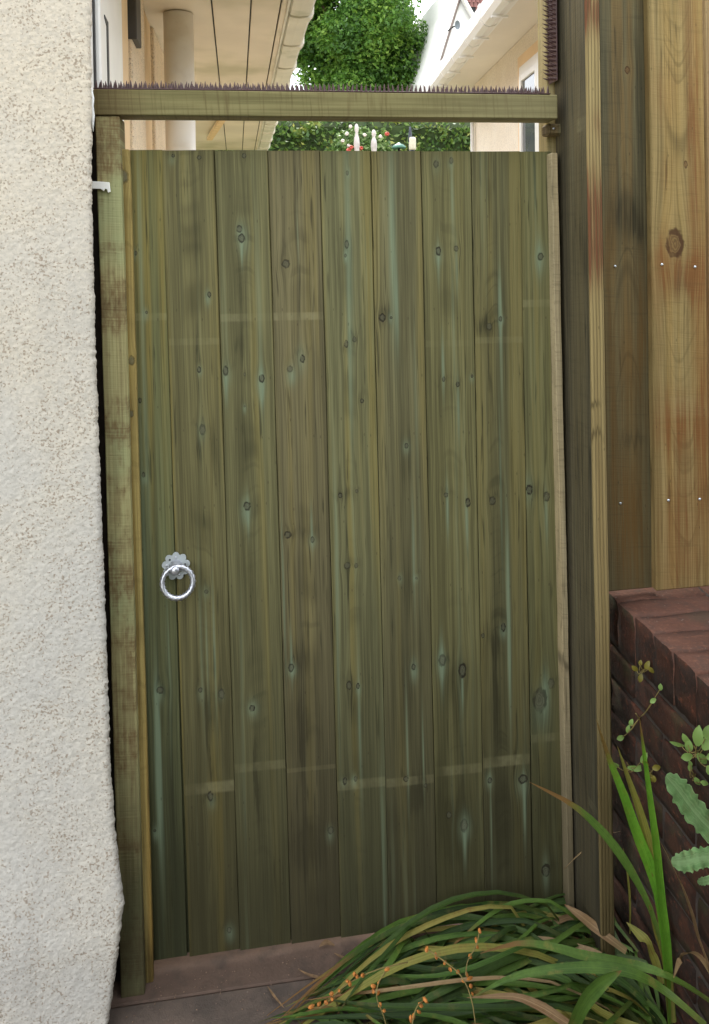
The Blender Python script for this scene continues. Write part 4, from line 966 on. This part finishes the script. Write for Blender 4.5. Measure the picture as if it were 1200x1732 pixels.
M_b3 = blade_mat('blade_fresh', sr(76, 132, 34), sr(112, 164, 52), sr(150, 140, 60), .3)
M_b4 = blade_mat('blade_yellowing', sr(116, 118, 50), sr(142, 130, 64), sr(110, 66, 34), .7)
M_b5 = blade_mat('blade_dry', sr(128, 100, 70), sr(156, 132, 96), sr(112, 78, 48), .6)
def width_profile(n, w_, base=.6, tip=.03, pk=.55):
    R_ = []
    for i in range(n):
        u = i/(n-1)                                       # 0 tip, 1 root
        R_.append(max(.0004, w_*min(1, tip+(1-tip)*math.sin(min(u/pk, 1)*math.pi/2)**.8)*(1 if u < pk else 1-(1-base)*(u-pk)/(1-pk))))
    return R_
clump = thing('strap_leaved_clump', 'sprawling clump of arching strap leaves with seed heads at the foot of the brick wall', 'plant', (.86, -.3, G))
def hero(par, name, P2, Y0, Y1, wpx, mt, label=None, nrm=(.1, -1, .25), fold=.3, twist=0, n=16, base=.6):
    """a leaf whose tip and root stand at depths Y0 and Y1"""
    m_ = len(P2); P3 = [onY(x, y, Y0+(Y1-Y0)*(i/(m_-1))) for i, (x, y) in enumerate(P2)]
    P3 = [p if p.x < bxL-.02 else onX(x, y, bxL-.02) for p, (x, y) in zip(P3, P2)]
    L = smooth_line(P3, n); dist = (P3[0]-CAM).dot(fw)
    wd = width_profile(n, wpx*dist/F/2, base)
    V, Fc = ribbon(L, wd, nrm, fold, twist)
    o = obj(name, blade_mesh(name, V, Fc), mt, par)
    if label: o['label'] = label
    return o
hero(clump, 'leaf', [(896, 1323), (967, 1360), (1013, 1400), (1047, 1442), (1077, 1490), (1105, 1550), (1130, 1640)], -.21, -.32, 15, M_b1, 'long thin leaf arching up to a yellow tip before the gate', base=.3)
hero(clump, 'leaf', [(813, 1613), (877, 1596), (933, 1602), (987, 1617), (1040, 1627), (1100, 1640), (1160, 1668), (1215, 1705)], -.20, -.34, 15, M_b1, nrm=(0, -.7, 1))
hero(clump, 'leaf', [(795, 1690), (860, 1656), (927, 1641), (1000, 1637), (1050, 1642), (1090, 1655), (1133, 1683), (1193, 1735)], -.28, -.38, 17, M_b1, nrm=(0, -.7, 1))
hero(clump, 'leaf', [(790, 1688), (867, 1686), (910, 1701), (943, 1721), (975, 1745), (1010, 1790)], -.30, -.38, 15, M_b5, 'tan withered leaf lying across the clump', nrm=(0, -.7, 1))
hero(clump, 'leaf', [(1052, 1642), (1015, 1665), (985, 1700), (960, 1760)], -.36, -.36, 26, M_b1, nrm=(.2, -1, .5), base=.9)
hero(clump, 'leaf', [(1111, 1412), (1130, 1449), (1153, 1498), (1170, 1545), (1182, 1590), (1200, 1640), (1212, 1720)], -.22, -.36, 9, M_b5, 'thin dry brown leaf leaning beside the brick wall', nrm=(.5, -1, 0))
hero(clump, 'leaf', [(1140, 1655), (1150, 1625), (1165, 1613), (1185, 1620), (1205, 1650)], -.36, -.36, 12, M_b5, nrm=(0, -.6, 1))
hero(clump, 'leaf', [(955, 1530), (985, 1552), (1010, 1572), (1060, 1610)], -.06, -.18, 16, M_b5, nrm=(0, -.8, .8))
hero(clump, 'leaf', [(1060, 1560), (1090, 1590), (1105, 1620), (1120, 1665)], -.20, -.26, 20, M_b4, nrm=(.2, -1, .2))
hero(clump, 'leaf', [(1000, 1490), (1012, 1520), (1040, 1560), (1080, 1610)], -.05, -.2, 6, M_b2)
hero(clump, 'leaf', [(1055, 1435), (1062, 1480), (1066, 1530), (1066, 1580)], -.12, -.15, 4, M_b4)
hero(clump, 'leaf', [(955, 1470), (980, 1445), (1020, 1415), (1050, 1406)], -.05, -.08, 3, M_b5)
# the matted mass
random.seed(21)
mats = [M_b1, M_b2, M_b2, M_b1, M_b2, M_b1, M_b2, M_b1, M_b2, M_b1, M_b2, M_b2, M_b4, M_b2, M_b1, M_b2, M_b1, M_b2, M_b4, M_b5, M_b1, M_b2]
k = 0
while k < 284:
    # where the tip comes to rest on the path, and where the leaf springs from
    x = random.uniform(430, 1080); lim = np.interp(x, [430, 500, 560, 650, 720, 860, 1000, 1080], [1725, 1700, 1665, 1612, 1592, 1572, 1548, 1560])
    y = lim+abs(random.gauss(0, 75))
    if y > 1790: continue
    tip = onZ(x, y, G); u = random.random()
    if k % 4 == 0: rt = Vector((random.uniform(.62, bxL-.02), random.uniform(-.15, -.04), G))
    elif k % 3 == 0: rt = Vector((random.gauss(.76, .05), random.gauss(-.29, .07), G))
    else:
        dr = random.uniform(.16, .42); da = random.gauss(-.35, .55); rt = tip+Vector((math.cos(da)*dr, math.sin(da)*dr, 0)); rt.z = G
    rt.x = min(rt.x, bxL-.02); rt.y = min(rt.y, -.03)
    if (rt-tip).length < .13 or rt.x < .12: continue
    Ln = (rt-tip).length; ap = Ln*random.uniform(.02, .13)*(1.15 if y > lim+50 else .7); lay = random.random()**1.3*.045*min(1, (y-lim)/60+.15)
    side = Vector((-(tip-rt).y, (tip-rt).x, 0)).normalized()*random.gauss(0, .13)*Ln
    pts = []; n = 13; sk = random.uniform(.35, .7)
    for j in range(n):
        v = j/(n-1); q = (1-v)                            # q 0 at root, 1 at tip
        hgt = (math.sin(math.pi*min(1, q**sk))*ap)+lay*min(1, q*4)+.004*math.sin(q*9+k)
        p = rt.lerp(tip, q)+side*math.sin(math.pi*q)+Vector((0, 0, .004+hgt))
        p.y = min(p.y, -.008); pts.append(p)
    wd = width_profile(n, random.uniform(.0042, .0080), .6)
    V, Fc = ribbon(pts, wd, (random.uniform(-.5, .3), -.45+random.uniform(-.4, .3), 1), .35, random.uniform(-.9, .9))
    obj('leaf', blade_mesh('leaf', V, Fc), random.choice(mats), clump); k += 1
# seed stalks with orange-brown pods
M_pod = plain('seed_pod', sr(164, 104, 46), .6, .4, 120); M_stalk = plain('seed_stalk', sr(118, 104, 58), .7, .2, 60)
pod0 = None
for (P2, Y0, Y1, pods) in (
        ([(522, 1702), (545, 1704), (575, 1675), (600, 1658), (640, 1640), (690, 1628)], -.20, -.20, [(527, 1703), (540, 1699), (552, 1696), (562, 1690), (574, 1676), (561, 1681), (588, 1660), (592, 1664), (604, 1652), (614, 1650), (600, 1648)]),
        ([(655, 1640), (640, 1665), (638, 1690), (648, 1715), (655, 1740)], -.25, -.29, [(655, 1640), (641, 1662), (632, 1676), (640, 1680), (643, 1700), (650, 1710), (632, 1668)]),
        ([(722, 1605), (750, 1625), (775, 1645), (790, 1668), (800, 1700), (806, 1745)], -.24, -.33, [(722, 1606), (738, 1617), (753, 1629), (762, 1640), (775, 1644), (784, 1660), (795, 1655), (797, 1668), (800, 1682), (790, 1648)]),
        ([(812, 1572), (806, 1600), (792, 1625), (788, 1650)], -.22, -.27, [(812, 1575), (806, 1590), (808, 1602), (796, 1618)]),
        ([(720, 1690), (705, 1705), (697, 1735)], -.31, -.34, [(720, 1692), (712, 1700), (709, 1712), (700, 1720), (695, 1724)])):
    m_ = len(P2); P3 = smooth_line([onY(x, y, Y0+(Y1-Y0)*i/(m_-1)) for i, (x, y) in enumerate(P2)], 12)
    st_ = obj('seed_stalk', tube_me('seed_stalk', P3, .0012, 5), M_stalk, clump)
    for (x, y) in pods:
        p = onY(x, y, Y0-.006)
        if pod0 is None:
            bm = bmesh.new(); bmesh.ops.create_icosphere(bm, subdivisions=1, radius=.0042)
            for v in bm.verts: v.co = Vector((v.co.x, v.co.y, v.co.z*1.25))*random.uniform(.85, 1.15)
            pod0 = bpy.data.meshes.new('seed_pod'); bm.to_mesh(pod0); bm.free(); pod0.materials.append(M_pod)
        o = obj('seed_pod', pod0, None, st_, p); o.scale = [random.uniform(.55, 1.2), random.uniform(.55, 1.0), random.uniform(.7, 1.4)]; o.rotation_euler = [random.uniform(0, 3) for _ in range(3)]
# upright fan
fan = thing('upright_leaf_fan', 'bright green fan of stiff upright sword leaves by the brick wall', 'plant', onZ(1128, 1650, G))
YR = -.285
hero(fan, 'leaf', [(1009, 1217), (1030, 1283), (1053, 1340), (1077, 1410), (1100, 1468), (1115, 1520), (1126, 1600), (1130, 1660), (1136, 1730)], -.26, YR, 21, M_b3, nrm=(.2, -1, 0), base=.8)
hero(fan, 'leaf', [(1045, 1262), (1062, 1313), (1081, 1367), (1096, 1420), (1108, 1480), (1122, 1570), (1131, 1660), (1136, 1730)], -.25, YR, 16, M_b4, 'yellowing spotted sword leaf with brown tip', nrm=(-.1, -1, 0), base=.8)
hero(fan, 'leaf', [(1082, 1213), (1090, 1280), (1101, 1367), (1109, 1430), (1117, 1513), (1127, 1590), (1132, 1660), (1136, 1730)], -.23, YR, 18, M_b3, nrm=(.35, -1, 0), base=.8)
hero(fan, 'leaf', [(1098, 1530), (1110, 1570), (1124, 1610), (1131, 1660), (1136, 1730)], -.30, YR, 18, M_b4, nrm=(.1, -1, 0), base=.8)

# hart's tongue fern: broad wavy fronds
M_fern = blade_mat('fern_green', sr(138, 182, 116), sr(176, 204, 150), sr(170, 130, 90), .3)
fern = thing('fern', 'pale green fern with broad wavy toothed fronds hanging in from the right edge', 'fern', onY(1225, 1460, -.44))
def frond(P2, Y0, Y1, wpx, wav=.25, nrm=(.1, -1, .35), label=None):
    m_ = len(P2); P3 = [onY(x, y, Y0+(Y1-Y0)*i/(m_-1)) for i, (x, y) in enumerate(P2)]; n = 40; L = smooth_line(P3, n)
    dist = (P3[0]-CAM).dot(fw); V = []; Fc = []; nv = Vector(nrm)
    for i, p in enumerate(L):
        t_ = (L[min(i+1, n-1)]-L[max(i-1, 0)]).normalized(); s_ = t_.cross(nv).normalized(); k_ = s_.cross(t_).normalized()
        u = i/(n-1); w_ = wpx*dist/F/2*min(1, .12+1.6*math.sqrt(u))
        wl_ = w_*(1+.10*math.sin(i*1.4)+.05*random.uniform(-1, 1)); wr_ = w_*(1+.10*math.sin(i*1.2+1)+.05*random.uniform(-1, 1))
        h_ = w_*wav
        V += [p-s_*wl_+k_*h_*.6*math.sin(i*.8), p-s_*wl_*.5+k_*h_*.5, p-k_*w_*.06, p+s_*wr_*.5+k_*h_*.5, p+s_*wr_+k_*h_*.6*math.sin(i*.75+2)]
    for i in range(n-1):
        for j in range(4): a = i*5+j; Fc.append((a, a+1, a+6, a+5))
    me = mesh('frond', V, Fc, True); a = me.attributes.new('along', 'FLOAT', 'POINT'); a.data.foreach_set('value', np.full(len(V), .6, dtype=np.float32))
    a = me.attributes.new('across', 'FLOAT', 'POINT'); a.data.foreach_set('value', np.tile(np.array([-1, -.5, 0, .5, 1], dtype=np.float32), len(V)//5))
    return obj('frond', me, M_fern, fern)
frond([(1127, 1312), (1148, 1335), (1170, 1365), (1196, 1395), (1230, 1425)], -.46, -.43, 42)
frond([(1136, 1458), (1160, 1458), (1185, 1452), (1220, 1450)], -.47, -.44, 30, nrm=(0, -1, .6))
frond([(1180, 1492), (1195, 1490), (1230, 1480)], -.48, -.45, 12, nrm=(0, -1, .6))
frond([(1205, 1508), (1215, 1500), (1240, 1480)], -.48, -.45, 20)

# small weeds rooted in the brick joints
M_weed = leafmat('weed_leaf', [sr(80, 112, 50), sr(122, 154, 78), sr(160, 178, 110)], .3)
M_moss = leafmat('moss_leaf', [sr(74, 70, 30), sr(112, 104, 36), sr(130, 120, 60)], .2)
def oval(c_, d_, n_, L, W):
    d_ = d_.normalized(); s_ = d_.cross(n_).normalized(); V = []; Fc = []
    for i in range(6):
        u = i/5; w_ = W*math.sin(math.pi*min(1, .06+u*.94))**.8+.0003; b_ = c_+d_*L*u+n_*L*.12*math.sin(u*3)
        V += [b_-s_*w_+n_*w_*.3, b_, b_+s_*w_+n_*w_*.3]
    for i in range(5): a = i*3; Fc += [(a, a+1, a+4, a+3), (a+1, a+2, a+5, a+4)]
    return V, Fc
def wall_weed(label, leaves, mt, cat='weed', X=None):
    X = bxL if X is None else X
    root = sum((onX(x, y, X-.002) for x, y, *_ in leaves), Vector())/len(leaves)
    tg = thing('wall_weed', label, cat, root)
    obj('stem', tube_me('stem', [root+Vector((.004, 0, -.008)), root+Vector((-.004, -.004, .004)), root+Vector((-.012, -.01, .016))], .0012, 5), M_stalk, tg)
    for (x, y, Lp, Wp, dx_, dy_) in leaves:
        c_ = onX(x, y, X-.012); dist = (c_-CAM).dot(fw); d_ = RT*dx_-UP*dy_
        V, Fc = oval(c_, d_, Vector((-.5, -.75, .3)).normalized(), Lp*dist/F, Wp*dist/F/2)
        obj('leaf', mesh('leaf', V, Fc, True), mt, tg)
        obj('stem', tube_me('stem', smooth_line([root+Vector((.002, 0, 0)), (root+c_)/2+Vector((-.006, -.004, -.006)), c_+d_*Lp*dist/F*.25], 5), .0008, 4), M_stalk, tg)
wall_weed('pale green leafy weed growing from the wall near the right edge of the picture', [(1180, 1262, 36, 17, .1, -1), (1190, 1268, 30, 16, .5, -.8), (1166, 1272, 22, 13, 0, -1), (1180, 1275, 26, 14, .6, .5), (1172, 1278, 20, 12, -1, .2), (1158, 1262, 26, 6, -1, -.3), (1196, 1282, 24, 14, .8, -.2), (1195, 1250, 24, 14, .2, -1), (1165, 1258, 20, 10, -.5, -.9), (1198, 1295, 22, 14, .5, .9)], M_weed)
wall_weed('tiny yellow-green weed high on the brick wall just under the coping', [(1080, 1135, 14, 8, -.6, -.5), (1086, 1140, 15, 8, -.2, .8), (1092, 1132, 16, 8, .5, -1), (1098, 1128, 14, 7, .5, .6), (1083, 1126, 10, 6, .2, -1)], M_moss)
wall_weed('sparse weed with narrow leaves behind the upright sword leaves', [(1048, 1296, 22, 9, -.9, -.2), (1062, 1298, 30, 9, 1, .1), (1072, 1302, 22, 9, 1, -.3), (1085, 1290, 20, 9, .5, -.8)], M_weed)
wall_weed('mossy tuft on the brick wall left of the leafy weed', [(1100, 1308, 16, 9, .3, 1), (1104, 1300, 15, 9, .8, -.2), (1098, 1296, 14, 8, -.6, -.5), (1106, 1312, 12, 7, .2, 1)], M_moss)
wall_weed('small sprig on the wall face above the tips of the sword leaves', [(1062, 1240, 14, 7, .2, -1), (1056, 1246, 13, 8, -.8, .3), (1066, 1228, 13, 7, .4, -1), (1118, 1168, 12, 7, 0, -1), (1110, 1182, 12, 7, -.6, .4)], M_weed)
wall_weed('little green sprig growing below the leafy weed at the right edge', [(1168, 1305, 14, 7, 0, -1), (1176, 1315, 16, 9, .6, .9), (1186, 1322, 14, 8, .9, .3), (1170, 1296, 10, 6, -.3, -1)], M_weed)

# raised bed and shrub out of view on the right, added to shade the lower gate
M_shrub = leafmat('shrub_leaf', [sr(40, 62, 30), sr(58, 84, 38), sr(84, 108, 50)], .2)
tag(obj('raised_bed', box_me('raised_bed', bxL+.44, 2.6, -3.2, -.12, G-.06, bzT-.05, .02), plain('soil', sr(64, 50, 38), .95, .2, 14, .01, 40)), kind='structure')

shrub = thing('shrub', 'leafy dark green shrub added out of view right of the brick wall to shade the gate', 'shrub', (bxL+.75, -1.25, bzT-.05))
m = 9000; v = rng.standard_normal((m, 3)); v /= np.linalg.norm(v, axis=1)[:, None]
sp = rng.standard_normal((m//25+1, 3))[np.arange(m)//25]*.12
pp = np.array([bxL+.5, -1.25, 1.25])+v*np.array([.5, .62, .85])*rng.uniform(.2, 1, m)[:, None]**.4+sp
pp = pp[(pp[:, 0] > bxL+.04) & (pp[:, 2] > bzT) & (pp[:, 1] < -.75)]
obj('stem', tube_me('stem', [(bxL+.75, -1.25, bzT-.05), (bxL+.7, -1.25, 1.2), (bxL+.65, -1.25, 1.7)], [.03, .02, .008], 7), M_bark, shrub)
leaf_cloud('leaves', pp, np.tile(np.array([-.2, -.2, 1.]), (len(pp), 1)), .085, M_shrub, shrub)['kind'] = 'stuff'

bh = thing('blocker_hedge', 'long clipped green hedge added out of view opposite the gate to block skylight', 'hedge', (1.6, -3.0, -.1))  # unseen hedge added to cut skylight on the lower gate
obj('branches', box_me('branches', -.5, 4.5, -3.5, -2.75, -.1, 2.6, .1), plain('blocker_core', sr(34, 40, 24), .95, .3, 8), bh)
n = 7000
hp = np.stack([rng.uniform(-.6, 4.5, n), -2.72+rng.normal(0, .07, n), rng.uniform(-.1, 2.75, n)], 1)
leaf_cloud('leaves', hp, np.tile(np.array([0, 1, .5]), (n, 1)), .10, M_shrub, bh)['kind'] = 'stuff'

# litter on the path
M_lit = plain('litter', sr(112, 88, 62), .8, .3, 60)
random.seed(3)
def litter(label, P2, wpx, mt, Z=G+.006):
    P3 = [onZ(x, y, Z) for x, y in P2]; L = smooth_line(P3, 9); dist = (P3[0]-CAM).dot(fw)
    V, Fc = ribbon([p+Vector((0, 0, .004*math.sin(i/8*3.1))) for i, p in enumerate(L)], width_profile(9, wpx*dist/F/2, .3), (0, -.2, 1), .3)
    o = obj('fallen_leaf', mesh('fallen_leaf', V, Fc, True), mt); tag(o, label, 'fallen leaf', 'dry leaves on the path')
litter('curled dry leaf lying flat on the path in the middle of the bare slab', [(565, 1612), (578, 1622), (600, 1630), (622, 1630)], 5, M_lit)
litter('thin dark dry leaf nearest the left seed head on the path', [(505, 1640), (522, 1652), (545, 1658), (565, 1656)], 5, M_lit)
litter('small brown leaf scrap against the foot of the gate boards', [(540, 1602), (552, 1598), (566, 1600)], 9, M_lit)
litter('pale dry leaf standing out at the tip of the strap leaf clump', [(660, 1602), (668, 1590), (674, 1578)], 9, M_b5)
litter('dark twig-like leaf at the bottom edge of the path', [(452, 1668), (465, 1690), (480, 1705)], 4, M_lit)
n = 260; pv = []; pf = []
for k in range(n):
    x, y = random.uniform(-.25, .55), -.01-abs(random.gauss(0, .07)); s_ = random.uniform(.0006, .0019); b_ = len(pv)
    for v in ((-1, -.6, 0), (1, -.8, 0), (.7, .9, 0), (-.8, .7, 0), (0, 0, 1)): pv.append((x+v[0]*s_, y+v[1]*s_, G+.0004+v[2]*s_))
    pf += [(b_, b_+1, b_+4), (b_+1, b_+2, b_+4), (b_+2, b_+3, b_+4), (b_+3, b_, b_+4)]
tag(obj('grit', mesh('grit', pv, pf), plain('grit', sr(112, 92, 76), .9, .4, 300)), 'fine grit and crumbs along the foot of the gate', 'grit', kind='stuff')
